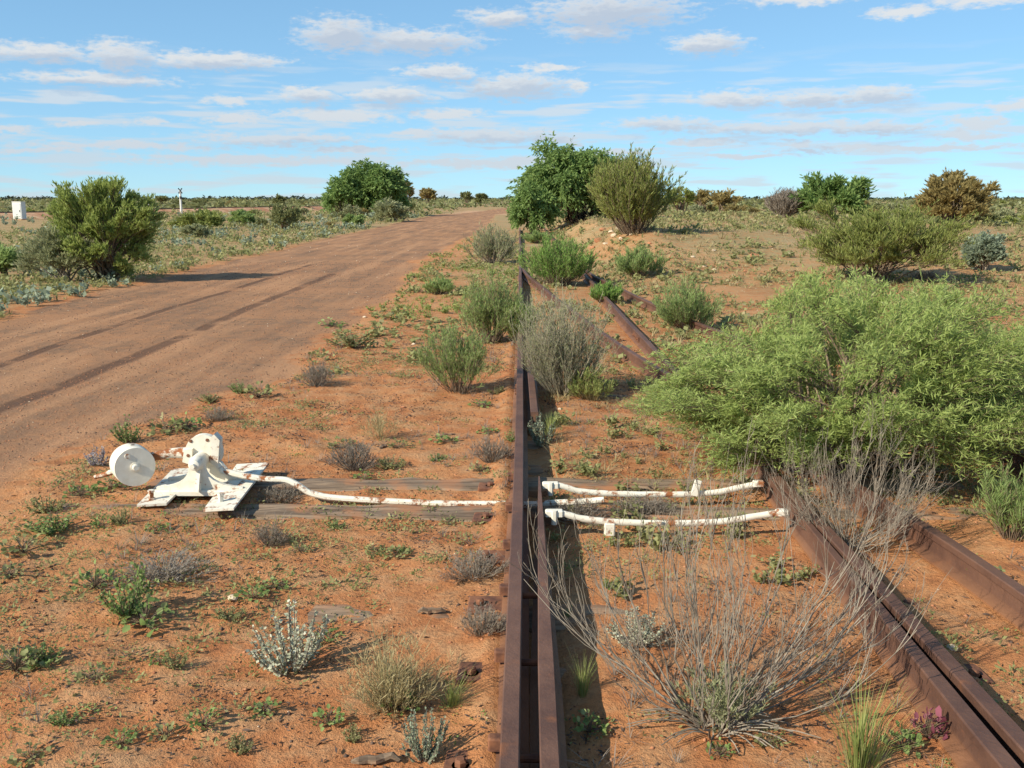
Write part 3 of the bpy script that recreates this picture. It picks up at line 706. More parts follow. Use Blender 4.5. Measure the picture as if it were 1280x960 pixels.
def broom(seed, Wd, Ht, stems=130, subs=6, per=14, leaf=(.06, .004), stem_r=.004, flat=.55, t0=.35, depth=1.0, rag=.3, bare=0.0):
    """many fine upright stems fanning from one base, needle leaves up their length"""
    rng = np.random.default_rng(seed)
    a = rng.uniform(0, 2 * np.pi, stems); q = np.sqrt(rng.random(stems))
    rr = q * Wd / 2 * rng.uniform(.8, 1.05, stems)
    lob = 1 + .16 * np.sin(3 * a + seed) + .10 * np.sin(5 * a + 2 * seed)
    tip = np.stack([rr * np.cos(a) * lob, rr * np.sin(a) * depth * lob, Ht * (1 - flat * q ** 2.2) * rng.uniform(1 - rag, 1.0, stems)], -1)
    p0 = np.stack([.10 * Wd * q * np.cos(a), .10 * Wd * q * np.sin(a), np.full(stems, -.02)], -1) + rng.normal(size=(stems, 3)) * np.array([.02, .02, 0]) * Wd
    p1 = p0 + (tip - p0) * np.array([.62, .62, .38]) + rng.normal(size=(stems, 3)) * .04 * Wd
    Bp = bez(p0, p1, tip, 7); Br = stem_r * np.linspace(1, .3, 7)[None] * rng.uniform(.6, 1.3, stems)[:, None]
    n = stems * subs; si = np.repeat(np.arange(stems), subs)
    tt = rng.uniform(.30, .95, n); k0 = np.minimum((tt * 6).astype(int), 5); fr = (tt * 6 - k0)[:, None]
    s0 = Bp[si, k0] * (1 - fr) + Bp[si, k0 + 1] * fr; tg = unit(Bp[si, k0 + 1] - Bp[si, k0])
    e0 = s0 + unit(tg + .55 * sphere_dirs(n, rng) + np.array([0, 0, .35])) * (Ht * rng.uniform(.10, .26, n))[:, None]
    Tp = bez(s0, (s0 + e0) / 2 + .01 * rng.normal(size=(n, 3)), e0, 3)
    st = cat([tubes(Bp[:, ::2], Br[:, ::2], 3), tubes(Tp[:, ::2], np.full((n, 2), stem_r * .35), 3)])
    keep = rng.random(n) >= bare; idx = np.nonzero(keep)[0]
    ti = np.repeat(idx, per); m_ = len(ti); lt = rng.random(m_); k1 = np.minimum((lt * 2).astype(int), 1); f1 = (lt * 2 - k1)[:, None]
    lpnt = Tp[ti, k1] * (1 - f1) + Tp[ti, k1 + 1] * f1; tg2 = unit(Tp[ti, k1 + 1] - Tp[ti, k1])
    ld = tg2 + .7 * sphere_dirs(m_, rng) + np.array([0, 0, .3])
    lv = leaves(lpnt, ld, leaf[0] * rng.uniform(.6, 1.3, m_), leaf[1] * rng.uniform(.7, 1.3, m_), rng, .5)
    tint = np.clip(.5 * rng.random(m_) + .2 * rng.random(n)[ti] + .3 * rng.random(stems)[si][ti], 0, 1)
    return fit(st, (lv[0], lv[1], np.repeat(tint, 4)), Wd, Ht)

def plant(name, label, cat_, loc, parts, stem_mat, leaf_mat, group=None, rz=0.0, names=('stems', 'foliage')):
    t_ = thing(name, label, cat_, loc, group, rz)
    st, lv = parts
    if st is not None and len(st[0]): mk(names[0], st[0], st[1], stem_mat, t_)
    if lv is not None and len(lv[0]): mk(names[1], lv[0], lv[1], leaf_mat, t_, attrs={'tint': lv[2]})
    return t_
def copy_thing(src, loc, sc_, rz, label=None, group=None):
    c = src.copy(); col.objects.link(c); c.location = tuple(loc); c.scale = sc_; c.rotation_euler[2] = rz
    if label: c['label'] = label
    if group: c['group'] = group
    for ch in src.children:
        k_ = ch.copy(); col.objects.link(k_); k_.parent = c
    return c
def spot(px, py, hpx, wpx):
    p = ground(px, py); return p, metres(hpx, p) * 1.02, metres(wpx, p)

# ------------------------------------------------------------------ big bushes near the track
p, h_, w_ = spot(1062, 634, 300, 480)
ac = thing('acacia_bush', 'big light green acacia bush with narrow leaves spreading over the rails', 'bush', (2.30, 6.5, tz(2.30, 6.5)))
def taper_left(g):
    V = g[0].copy(); V[:, 2] *= 1 - .40 * np.clip((.15 - V[:, 0]) / 1.5, 0, 1) ** 1.2 + -.28 * np.clip((V[:, 0] - .35) / 1.1, 0, 1) ** 1.3; return V, g[1], g[2]
st, lv = crown(11, 2.85, 1.42, lobes=120, twigs=42, per=25, leaf=(.046, .0065), cz=.50, rz=.50, lobe_r=.17, zmin=-.80, along=.55, upb=.30, rnd=.8, stem_r=.011, depth=.9, ragged=.35, fill=.62)
st, lv = taper_left(st), taper_left(lv)
mk('stems', st[0], st[1], M['stem'], ac); mk('foliage', lv[0], lv[1], M['acacia'], ac, attrs={'tint': lv[2]})
st, lv = crown(12, 1.7, .92, lobes=34, twigs=44, per=22, leaf=(.046, .0065), cz=.52, rz=.44, lobe_r=.22, zmin=-.45, along=.55, upb=.3, rnd=.75, stem_r=.012, ragged=.45)
plant('acacia_bush', 'smaller light green acacia bush behind the big one, past the last rail', 'bush', (4.25, 8.0, tz(4.25, 8.0)), (st, lv), M['darkstem'], M['acacia'])
p = ground(1285, 690)
plant('needle_shrub', 'little green needle shrub standing past the siding rail web', 'shrub', (2.70, 5.05, tz(2.70, 5.05)), broom(13, .34, .42, 60, 6, 12, (.05, .004), .003), M['stem'], M['broom'])

# bare twiggy shrub in front
def dead_shrub(seed, Wd, Ht, main=46, subs=7, subs2=2, r0=.0045, lean=(0, 0), up=.75):
    rng = np.random.default_rng(seed)
    a = rng.uniform(0, 2 * np.pi, main); q = np.sqrt(rng.random(main))
    tip = np.stack([Wd / 2 * q * np.cos(a) + lean[0], Wd / 2 * q * np.sin(a) * .6 + lean[1], Ht * (1 - .55 * q ** 2) * rng.uniform(.7, 1.05, main)], -1)
    p0 = rng.normal(size=(main, 3)) * np.array([.03, .03, 0]); p0[:, 2] = -.02
    p1 = p0 + (tip - p0) * np.array([.70, .70, .30]) + rng.normal(size=(main, 3)) * .03
    K = 9; Bp = bez(p0, p1, tip, K); Bp[:, 2:-1] += rng.normal(size=(main, K - 3, 3)) * .010
    parts = [tubes(Bp, r0 * np.linspace(1, .32, K)[None] * rng.uniform(.6, 1.3, main)[:, None], 5)]
    cur = Bp; rr = r0 * .5; ln = .30 * Ht
    for lev, sb in enumerate((subs, subs2)):
        kk = cur.shape[1]; n = len(cur) * sb; si = np.repeat(np.arange(len(cur)), sb)
        tt = rng.uniform(.28, .97, n); k0 = np.minimum((tt * (kk - 1)).astype(int), kk - 2); fr = (tt * (kk - 1) - k0)[:, None]
        s0 = cur[si, k0] * (1 - fr) + cur[si, k0 + 1] * fr; tg = unit(cur[si, k0 + 1] - cur[si, k0])
        dr = unit(tg * 1.0 + .55 * sphere_dirs(n, rng) + np.array([0, 0, up]))
        e0 = s0 + dr * (ln * rng.uniform(.4, 1.25, n))[:, None]
        Tp = bez(s0, s0 + tg * (.45 * ln) + .02 * rng.normal(size=(n, 3)), e0, 5)
        parts.append(tubes(Tp, rr * np.linspace(1, .45, 5)[None] * rng.uniform(.7, 1.2, n)[:, None], 3)); cur = Tp; rr *= .62; ln *= .5
    return cat(parts)
p = ground(890, 912)
ds = thing('dead_shrub', 'bare grey twiggy shrub fanning out between the two rails', 'shrub', p)
v = dead_shrub(3, 1.60, .92, main=42, subs=8, subs2=2, r0=.0038, lean=(.10, .22)); mk('branches', v[0], v[1], M['greystem'], ds)
rng = np.random.default_rng(8)            # flattened old twigs round its foot
n = 44; a = rng.uniform(0, 2 * np.pi, n); q0 = np.stack([.05 * np.cos(a), .05 * np.sin(a) - .03, np.full(n, .02)], -1)
q2 = q0 + np.stack([np.cos(a), np.sin(a) * .5 - .1, np.zeros(n)], -1) * rng.uniform(.12, .32, n)[:, None]; q2[:, 2] = rng.uniform(.01, .05, n)
v = tubes(bez(q0, (q0 + q2) / 2 + [0, 0, .05], q2, 5), np.full((n, 5), .0022), 3); mk('fallen_twigs', v[0], v[1], M['greystem'], ds)
st, lv = broom(14, .34, .20, 60, 5, 10, (.022, .004), .0018); mk('green_shoots', lv[0] + np.array([.05, .05, .02]), lv[1], M['greygreen'], ds, attrs={'tint': lv[2]})
p = ground(1075, 690)
ds2 = thing('dead_shrub', 'bare grey twiggy shrub growing over the rail below the acacia', 'shrub', (p[0] - .02, p[1] + .1, tz(p[0], p[1])))
v = dead_shrub(5, .95, .66, main=50, subs=8, subs2=2, r0=.0028, up=.5); mk('branches', v[0], v[1], M['greystem'], ds2)

# grey bush beside the rail and the broom shrubs round it
def broom_at(px, py, hpx, wpx, seed, label, m_='broom', stems=120, subs=6, per=12, sm='stem', leafk=1.0, **kw):
    p, h_, w_ = spot(px, py, hpx, wpx); d = np.linalg.norm(p[:2])
    lw = max(.0045, .0006 * d) * leafk
    lf = (max(.045, .0045 * d), lw)
    return plant('needle_shrub', label, 'shrub', p, broom(seed, w_, h_, stems, subs, per, lf, max(.003, .0003 * d), **kw), M[sm], M[m_])
p, h_, w_ = spot(703, 492, 130, 108)
gb = thing('grey_bush', 'grey green stiff stemmed bush hiding the rails past the tie rods', 'bush', p)
st, lv = broom(21, w_ * 1.05, h_, 210, 8, 7, (.034, .005), .0036, flat=.30, rag=.55); mk('stems', st[0], st[1], M['palestem'], gb); mk('foliage', lv[0], lv[1], M['greygreen'], gb, attrs={'tint': lv[2]})
broom_at(574, 490, 88, 98, 22, 'green needle shrub with bare stems below, on dirt beside the straight rail', stems=90, per=14, flat=.45)
broom_at(613, 428, 92, 74, 23, 'taller green needle shrub behind the bare stemmed one', stems=110, per=13)
broom_at(650, 432, 64, 44, 24, 'narrow green needle shrub growing over the rail against the grey bush', stems=60, per=13)
broom_at(697, 357, 61, 94, 25, 'dense bright green dome shaped needle shrub between the diverging rails', 'broom2', 190, 7, 12, flat=.5, rag=.12)
broom_at(800, 346, 38, 62, 26, 'green needle shrub at the foot of the earth bank', 'broom', 110, 6, 10, flat=.45)
broom_at(858, 414, 66, 80, 27, 'dull olive needle shrub touching the acacia beyond the outer siding rail', 'broom', 130, 6, 12)
broom_at(757, 379, 27, 40, 28, 'small round bright green shrub between the siding rails', 'broom2', 70, 6, 9)
broom_at(549, 368, 22, 38, 29, 'low yellowish green shrub on the grassy verge beside the road', 'broom', 60, 5, 8)
broom_at(617, 330, 50, 70, 30, 'sparse grey green shrub with bare lower stems at the far end of the rails', 'greygreen', 110, 6, 6, 'greystem')
broom_at(672, 304, 16, 40, 31, 'low dark green shrub below the drooping pepper tree', 'broom', 60, 5, 8)
broom_at(738, 500, 42, 62, 32, 'pale yellow green tuft at the foot of the grey bush', 'grass', 70, 5, 8, 'straw')

# ------------------------------------------------------------------ trees and larger bushes further off
def crown_at(name, px, py, hpx, wpx, seed, label, m_, sm='darkstem', catg='bush', names=('trunk', 'crown'), Y=None, **kw):
    p, h_, w_ = spot(px, py, hpx, wpx)
    if Y is not None:
        q = on_y(px, py, Y); p = np.array([q[0], Y, tz(q[0], Y)]); top = on_y(px, py - hpx, Y)[2]; h_ = top - p[2]; w_ = metres(wpx, p)
    d = np.linalg.norm(p[:2]); k_ = d / F_PX
    lf = kw.pop('leafpx', (5.0, 1.6)); kw['zmin'] = -.95 if catg == 'bush' else min(kw.get('zmin', -.8), -.8); kw['cz'] = min(kw.get('cz', .5), .5) if catg == 'bush' else kw.get('cz', .5); kw['leaf'] = (lf[0] * k_, lf[1] * k_)
    return plant(name, label, catg, p, crown(seed, w_, h_, stem_r=kw.pop('sr', .016 * h_ ** .5), **kw), M[sm], M[m_], names=names)
crown_at('pepper_tree', 722, 291, 113, 150, 41, 'large drooping pepper tree with foliage reaching the ground behind the earth bank', 'pepper', catg='tree', Y=58, lobes=60, twigs=50, per=15, cz=.50, rz=.50, lobe_r=.26, zmin=-.75, droop=.16, upb=0.0, leafpx=(4.4, 1.6), depth=.8, fill=.55, t0=.1)
crown_at('pepper_tree', 668, 290, 62, 62, 42, 'low outer skirt of pepper foliage beside the large pepper tree', 'pepper', catg='tree', Y=54, lobes=16, twigs=40, per=14, cz=.46, rz=.46, lobe_r=.34, zmin=-.8, droop=.14, upb=0.0, leafpx=(4.4, 1.6), t0=.1)
crown_at('pepper_tree', 470, 270, 68, 78, 43, 'dense dark pepper tree standing left of the road bend', 'pepper', catg='tree', Y=112, lobes=38, twigs=42, per=16, cz=.52, rz=.48, lobe_r=.30, zmin=-.7, droop=.12, upb=0.0, leafpx=(4, 1.5), fill=.6, t0=.1)
crown_at('pepper_tree', 432, 270, 57, 58, 44, 'shorter dark pepper tree joined to the dense one by the road bend', 'pepper', catg='tree', Y=110, lobes=20, twigs=34, per=12, cz=.50, rz=.48, lobe_r=.32, zmin=-.7, droop=.12, upb=0.0, leafpx=(4, 1.5), t0=.1)
wp = ground(793, 292)
plant('wattle_bush', 'upright olive brown wattle bush fanning up from the edge of the earth bank', 'bush', wp, broom(45, metres(104, wp), metres(101, wp), 150, 10, 18, (.15, .026), .012, flat=.38, rag=.25, bare=.12), M['stem'], M['olive'], names=('trunk', 'crown'))
crown_at('olive_bush', 1093, 352, 96, 190, 46, 'wide dark olive bush standing just beyond the big acacia', 'olive', 'stem', lobes=50, twigs=46, per=16, cz=.5, rz=.46, lobe_r=.24, zmin=-.4, along=.6, upb=.9, leafpx=(5.0, .9), ragged=1.0)
crown_at('saltbush', 1229, 338, 46, 47, 47, 'compact rounded blue green saltbush on open ground', 'blue', 'greystem', lobes=26, twigs=26, per=16, cz=.50, rz=.50, lobe_r=.34, zmin=-.8, leafpx=(4.2, 1.5), names=('stems', 'foliage'))
crown_at('rounded_bush', 1190, 280, 63, 84, 148, 'large rounded rusty olive bush alone on the plain', 'brownish', 'stem', lobes=60, twigs=26, per=13, cz=.5, rz=.48, lobe_r=.24, fill=.75, zmin=-.45, upb=.5, leafpx=(4.2, 1.3), ragged=.3)
crown_at('open_tree', 1036, 273, 53, 92, 49, 'loose dark green tree with ragged top on the plain', 'pepper', 'darkstem', 'tree', lobes=22, twigs=30, per=12, cz=.50, rz=.50, lobe_r=.27, zmin=-.5, leafpx=(6, 2.0), ragged=.7, fill=.6)
p, h_, w_ = spot(981, 272, 36, 46); d2 = thing('dead_bush', 'leafless grey purple bush beside the loose green tree', 'bush', p)
st, lv = broom(50, w_, h_, 220, 9, 3, (.30, .035), .02, flat=.45, rag=.15); mk('stems', st[0], st[1], M['greystem'], d2); mk('fine_twigs', lv[0], lv[1], M['deadfine'], d2, attrs={'tint': lv[2]})
crown_at('olive_bush', 135, 350, 121, 128, 51, 'tall feathery olive green bush at the left edge of the road', 'feather', 'stem', lobes=70, twigs=42, per=15, cz=.5, rz=.48, lobe_r=.20, zmin=-.55, along=.6, upb=.55, leafpx=(4.4, 1.05), ragged=.4, depth=.9, fill=.55)
crown_at('grey_bush', 78, 352, 66, 105, 52, 'greyer low bush leaning against the tall feathery olive bush', 'greygreen', 'greystem', names=('stems', 'foliage'), lobes=22, twigs=34, per=12, cz=.48, rz=.48, lobe_r=.30, zmin=-.4, upb=.5, leafpx=(5, 1.1), ragged=.5)
crown_at('green_shrub', 6, 345, 38, 52, 53, 'round green shrub next to the greyer low bush', 'broom', 'stem', names=('stems', 'foliage'), lobes=16, twigs=30, per=12, cz=.5, rz=.48, leafpx=(5, 1.1))
crown_at('green_shrub', 245, 286, 24, 66, 54, 'wide dark green shrub in front of the crossing post', 'olive', names=('stems', 'foliage'), lobes=16, twigs=26, per=10, cz=.48, rz=.48, zmin=-.4, leafpx=(4.5, 1.4))
crown_at('green_shrub', 303, 282, 20, 34, 55, 'single round green shrub between crossing post and pepper trees', 'broom', names=('stems', 'foliage'), lobes=12, twigs=26, per=10, cz=.48, rz=.48, leafpx=(4, 1.3))
crown_at('green_shrub', 245, 297, 17, 30, 56, 'small grey green shrub before the wide dark shrub', 'greygreen', names=('stems', 'foliage'), lobes=10, twigs=26, per=10, cz=.48, rz=.48, leafpx=(4, 1.3))
crown_at('grey_bush', 488, 277, 28, 44, 57, 'rounded grey green bush at the foot of the dense pepper tree', 'greygreen', names=('stems', 'foliage'), lobes=16, twigs=28, per=10, cz=.48, rz=.48, leafpx=(4, 1.3))
crown_at('green_shrub', 443, 284, 17, 26, 58, 'small green shrub in grass before the shorter pepper tree', 'broom', names=('stems', 'foliage'), lobes=10, twigs=24, per=10, cz=.48, rz=.48, leafpx=(4, 1.3))

# ------------------------------------------------------------------ small plants
def sixleaf(P, Dr, L, W, Nn):
    """rounded six-cornered leaf, two quads, folded along the midrib"""
    Dr = unit(Dr); s = unit(np.cross(Dr, Nn)) * (W / 2)[:, None]; Nn = unit(np.cross(s, Dr))
    a, b_ = P + Dr * (L * .35)[:, None], P + Dr * (L * .78)[:, None]; up = Nn * (W * .14)[:, None]
    V = np.stack([P, a + s + up, b_ + s * .75 + up, P + Dr * L[:, None], b_ - s * .75 + up, a - s + up], 1)
    n = len(P); i = np.arange(n)[:, None] * 6
    return V.reshape(-1, 3), np.concatenate([i + np.array([[0, 1, 2, 3]]), i + np.array([[0, 3, 4, 5]])])
def herb(seed, n=44, R=.5, H=.6, leaf=.17):
    """unit-size broad leaved herb (about 1 wide, 0.5-1 high)"""
    rng = np.random.default_rng(seed); a = rng.uniform(0, 2 * np.pi, n); q = np.sqrt(rng.random(n))
    P = np.stack([R * q * np.cos(a), R * q * np.sin(a), H * (1 - .6 * q) * rng.uniform(.25, 1, n)], -1)
    Dr = np.stack([np.cos(a), np.sin(a), rng.uniform(-.2, .7, n)], -1) + .4 * rng.normal(size=(n, 3))
    L = leaf * rng.uniform(.6, 1.3, n); V, F = sixleaf(P, Dr, L, L * .85, np.array([0, 0, 1.0]) + .5 * rng.normal(size=(n, 3)))
    st = tubes(bez(np.zeros((n, 3)), P * [.5, .5, .9], P, 3), np.full((n, 3), .008), 3)
    return fit((st[0], st[1], None), (V, F, np.repeat(rng.random(n), 6)), 1.0, 1.0)
def matweed(seed, n=26, H=.22, leaf=.15):
    rng = np.random.default_rng(seed); a = rng.uniform(0, 2 * np.pi, n); q = np.sqrt(rng.random(n)) * .5
    P = np.stack([q * np.cos(a), q * np.sin(a), H * rng.random(n) * (1 - q)], -1)
    Dr = np.stack([np.cos(a), np.sin(a), rng.uniform(.0, 1.0, n)], -1) + .5 * rng.normal(size=(n, 3)); Dr[:, 2] = np.abs(Dr[:, 2])
    return leaves(P, Dr, leaf * rng.uniform(.5, 1.4, n), leaf * .5 * rng.uniform(.6, 1.2, n), rng)
def tuft(seed, n=60, spread=.45, H=1.0, bw=.02, bend=.5):
    rng = np.random.default_rng(seed); a = rng.uniform(0, 2 * np.pi, n); q = rng.random(n)
    p0 = np.stack([.16 * q * np.cos(a), .16 * q * np.sin(a), np.full(n, -.02)], -1)
    hh = H * rng.uniform(.35, 1, n)
    tip = p0 + np.stack([spread * q * np.cos(a), spread * q * np.sin(a), hh], -1) + .06 * rng.normal(size=(n, 3))
    mid = p0 + (tip - p0) * np.array([bend * .6, bend * .6, .6])
    s = np.stack([-np.sin(a), np.cos(a), np.zeros(n)], -1) * (bw / 2)
    V = np.stack([p0 - s, p0 + s, mid + s * .8, mid - s * .8, tip], 1).reshape(-1, 3); i = np.arange(n)[:, None] * 5
    F4 = i + np.array([[0, 1, 2, 3]]); F4b = i + np.array([[3, 2, 4, 4]])
    V2 = np.stack([tip + s * .15, tip - s * .15], 1).reshape(-1, 3); j = 5 * n + np.arange(n)[:, None] * 2
    F = np.concatenate([F4, np.concatenate([i + 3, i + 2, j, j + 1], 1)])
    tn = rng.random(n); return np.concatenate([V, V2]), F, np.concatenate([np.repeat(tn, 5), np.repeat(tn, 2)])
def sprig(seed, n=22, per=22, leaf=(.07, .05), H=1.0):
    """unit bushy sprig with small leaves all along upright stems"""
    rng = np.random.default_rng(seed); a = rng.uniform(0, 2 * np.pi, n); q = np.sqrt(rng.random(n))
    tip = np.stack([.45 * q * np.cos(a), .45 * q * np.sin(a), H * (1 - .5 * q) * rng.uniform(.5, 1, n)], -1)
    p0 = tip * [.15, .15, 0] - [0, 0, .02]; Bp = bez(p0, p0 + (tip - p0) * [.7, .7, .35], tip, 5)
    ti = np.repeat(np.arange(n), per); m_ = len(ti); lt = .2 + .8 * rng.random(m_); k1 = np.minimum((lt * 4).astype(int), 3); f1 = (lt * 4 - k1)[:, None]
    P = Bp[ti, k1] * (1 - f1) + Bp[ti, k1 + 1] * f1
    lv = leaves(P, sphere_dirs(m_, rng) + [0, 0, .4], leaf[0] * rng.uniform(.6, 1.3, m_), leaf[1] * rng.uniform(.6, 1.3, m_), rng)
    st = tubes(Bp, np.linspace(.012, .005, 5)[None] * np.ones((n, 1)), 3)
    return fit((st[0], st[1], None), lv, 1.0, 1.0)
def scrubby(seed, n=110, subs=5):
    rng = np.random.default_rng(seed); st, lv = broom(seed, 1.0, 1.0, n, subs, 2, (.07, .012), .007, flat=.6, rag=.4)
    return st, lv
PROTO = {}
def proto(kind):
    if kind not in PROTO:
        PROTO[kind] = {'herb': lambda: [herb(s_) for s_ in (1, 2, 3)], 'sprig': lambda: [sprig(s_, 26, 26) for s_ in (4, 5)],
            'salt': lambda: [sprig(s_, 34, 44, (.042, .034)) for s_ in (6, 7, 8)], 'dead': lambda: [scrubby(s_) for s_ in (9, 10)],
            'straw': lambda: [(None, (lambda a_: cat([a_[1], tuft(s_, 60, .5, 1.0, .008)]))(broom(s_, 1.0, .95, 80, 5, 4, (.10, .007), .004, flat=.5, rag=.65))) for s_ in (11, 12)], 'grass': lambda: [(None, tuft(s_, 130, .55, 1.0, .011)) for s_ in (13, 14, 15)]}[kind]()
    return PROTO[kind]
MESH = {}
def small(kind, name, label, catg, px, py, wpx, hpx, sm, lm, group=None, seed=0):
    p, h_, w_ = spot(px, py, hpx, wpx); rz = (px * 7 + py * 3) % 6.28
    st, lv = proto(kind)[seed % len(proto(kind))]
    t_ = thing(name, label, catg, p - np.array([0, 0, .004]), group, rz); t_.scale = (w_, w_, h_)
    for nm, g, mm in (('stems', st, sm), ('leaves', lv, lm)):
        if g is None: continue
        key = (kind, seed % len(proto(kind)), nm, mm)
        if key in MESH: ob(nm, MESH[key], t_)
        else: MESH[key] = mk(nm, g[0], g[1], M[mm], t_, attrs={'tint': g[2]} if len(g) > 2 and g[2] is not None else None).data
    return t_
small('sprig', 'leafy_weed', 'bushy green weed with grey tips and dark shadow on open red dirt', 'weed', 160, 768, 66, 66, 'stem', 'herb', None, 0)
small('herb', 'broadleaf_herb', 'broad leaved green herb at the foot of the bushy weed', 'herb', 180, 782, 62, 40, 'stem', 'herb', None, 1)
small('herb', 'broadleaf_herb', 'broad leaved green herb on the far side of the bushy weed', 'herb', 118, 735, 52, 34, 'stem', 'herb', None, 2)
small('dead', 'dry_tuft', 'dry grey mat behind the bushy green weed', 'weed', 205, 722, 130, 26, 'greystem', 'deadfine', None, 1)
small('sprig', 'feathery_weed', 'feathery green weed just behind the drum weight', 'weed', 160, 553, 36, 36, 'stem', 'herb', None, 1)
small('sprig', 'lilac_weed', 'pale lilac grey weed beside the drum weight', 'weed', 122, 582, 28, 28, 'greystem', 'lilac', None, 0)
small('salt', 'silver_saltbush', 'bright silvery saltbush with small round leaves on open dirt', 'shrub', 366, 838, 100, 84, 'greystem', 'silver', None, 0)
small('salt', 'silver_saltbush', 'silvery green saltbush sprig beside the straight rail', 'shrub', 530, 950, 62, 66, 'greystem', 'blue', None, 1)
small('salt', 'silver_saltbush', 'pale saltbush seen through the bare twiggy shrub', 'shrub', 792, 806, 72, 44, 'greystem', 'silver', None, 2)
small('straw', 'straw_tuft', 'large pale straw coloured grass tuft beside the silvery saltbush', 'grass tuft', 487, 884, 150, 106, None, 'straw', None, 0)
small('dead', 'dry_tuft', 'dry brown undergrowth inside the large straw tuft', 'weed', 490, 884, 110, 60, 'straw', 'straw', None, 0)
small('straw', 'straw_tuft', 'low yellow dry tuft between road and bare stemmed shrub', 'grass tuft', 476, 548, 62, 42, None, 'straw', None, 1)
small('herb', 'broadleaf_herb', 'broad green leaves under the large straw tuft', 'herb', 500, 888, 50, 26, 'stem', 'herb', None, 0)
small('grass', 'grass_tuft', 'fresh green grass tuft between straw tuft and rail', 'grass tuft', 565, 882, 66, 44, None, 'grass', None, 0)
small('grass', 'grass_tuft', 'tall yellow green grass against the closed switch blade', 'grass tuft', 1075, 958, 130, 120, None, 'grass', None, 1)
small('herb', 'broadleaf_herb', 'bright green leafy herb in the tall grass by the blade', 'herb', 1128, 938, 50, 40, 'stem', 'herb', None, 2)
small('herb', 'red_succulent', 'dark red leaved plant against the closed switch blade', 'herb', 1160, 922, 44, 44, 'stem', 'red', None, 0)
small('herb', 'broadleaf_herb', 'light green herb in the shade of the open blade', 'herb', 738, 915, 40, 34, 'stem', 'herb', None, 1)
small('grass', 'grass_tuft', 'sparse grass stalks in the shade of the open blade', 'grass tuft', 728, 868, 44, 62, None, 'grass', None, 2)
small('salt', 'silver_saltbush', 'blue grey leafy sprig at the end of the guard rail', 'shrub', 678, 558, 34, 44, 'stem', 'blue', None, 2)
small('grass', 'grass_tuft', 'green tuft between the guard rail end and the tie rods', 'grass tuft', 688, 545, 44, 34, None, 'grass', None, 1)
small('dead', 'dry_tuft', 'dry grey cushion over the drive rod between the tie rods', 'weed', 728, 652, 74, 34, 'greystem', 'deadfine', None, 0)
small('dead', 'dry_tuft', 'dry grey cushion beyond the drive rod', 'weed', 800, 642, 90, 26, 'greystem', 'deadfine', None, 1)
for i, (px, py, ww, hh, lb) in enumerate([(445, 586, 66, 38, 'grey dead cushion shrub in the dirt midway between road and rail'), (616, 577, 54, 34, 'grey dead cushion shrub against the straight rail'),
    (336, 682, 44, 32, 'small grey dead shrub before the kinked throw rod'), (592, 722, 84, 36, 'sprawling grey dead shrub beside a chair plate'), (602, 792, 66, 40, 'dense grey dead shrub over a chair plate'),
    (271, 527, 38, 20, 'low grey dead shrub at the edge of the road'), (396, 482, 44, 32, 'grey dead shrub among herbs near the road edge'), (352, 628, 60, 24, 'grey dead tuft under the throw rod bend'), (1155, 352, 40, 16, 'dead grey tuft on the plain beside the olive bush'), (820, 640, 50, 20, 'dead tuft under the tabbed tie rod')]):
    small('dead', 'dry_shrub', lb, 'shrub', px, py, ww, hh, 'greystem', 'deadfine', None, i)
HB = [(440, 432, 66, 18), (416, 408, 36, 12), (322, 497, 36, 22), (300, 492, 28, 18), (210, 541, 50, 26), (232, 536, 44, 20), (262, 502, 34, 12), (555, 553, 32, 14), (495, 696, 34, 16), (505, 692, 22, 14),
      (540, 640, 26, 12), (128, 660, 26, 20), (150, 655, 22, 22), (198, 663, 28, 16), (20, 838, 66, 40), (50, 830, 50, 30), (205, 922, 34, 28), (255, 906, 42, 26), (220, 836, 30, 26), (200, 828, 24, 18),
      (30, 690, 60, 26), (70, 665, 66, 30), (10, 720, 40, 20), (315, 748, 40, 18), (286, 772, 40, 14), (410, 800, 36, 16), (500, 560, 30, 12), (640, 552, 24, 18), (600, 590, 26, 16), (455, 600, 28, 14),
      (490, 585, 40, 16), (610, 542, 26, 12), (300, 600, 26, 18), (270, 612, 20, 10), (240, 600, 26, 12), (600, 508, 30, 10), (620, 492, 24, 10), (650, 742, 20, 16), (430, 560, 40, 14), (545, 575, 26, 10),
      (470, 690, 26, 12), (410, 905, 40, 26), (440, 925, 30, 20), (330, 890, 40, 20), (120, 850, 44, 22), (80, 905, 40, 20), (40, 950, 46, 26), (150, 930, 40, 20), (300, 940, 36, 22), (345, 735, 36, 14),
      (375, 690, 30, 14), (420, 660, 26, 12), (560, 655, 24, 12), (100, 620, 40, 20), (60, 640, 44, 22), (140, 610, 40, 18), (850, 690, 30, 14), (760, 735, 26, 14), (960, 930, 30, 22), (900, 945, 36, 22)]
for i, (px, py, ww, hh) in enumerate(HB):
    small('herb' if i % 3 else 'sprig', 'small_weed', 'small low green weed growing on the red dirt', 'weed', px, py, ww, hh, 'stem', 'herb' if i % 2 else 'mat', 'low green weeds dotted over the red dirt', i)

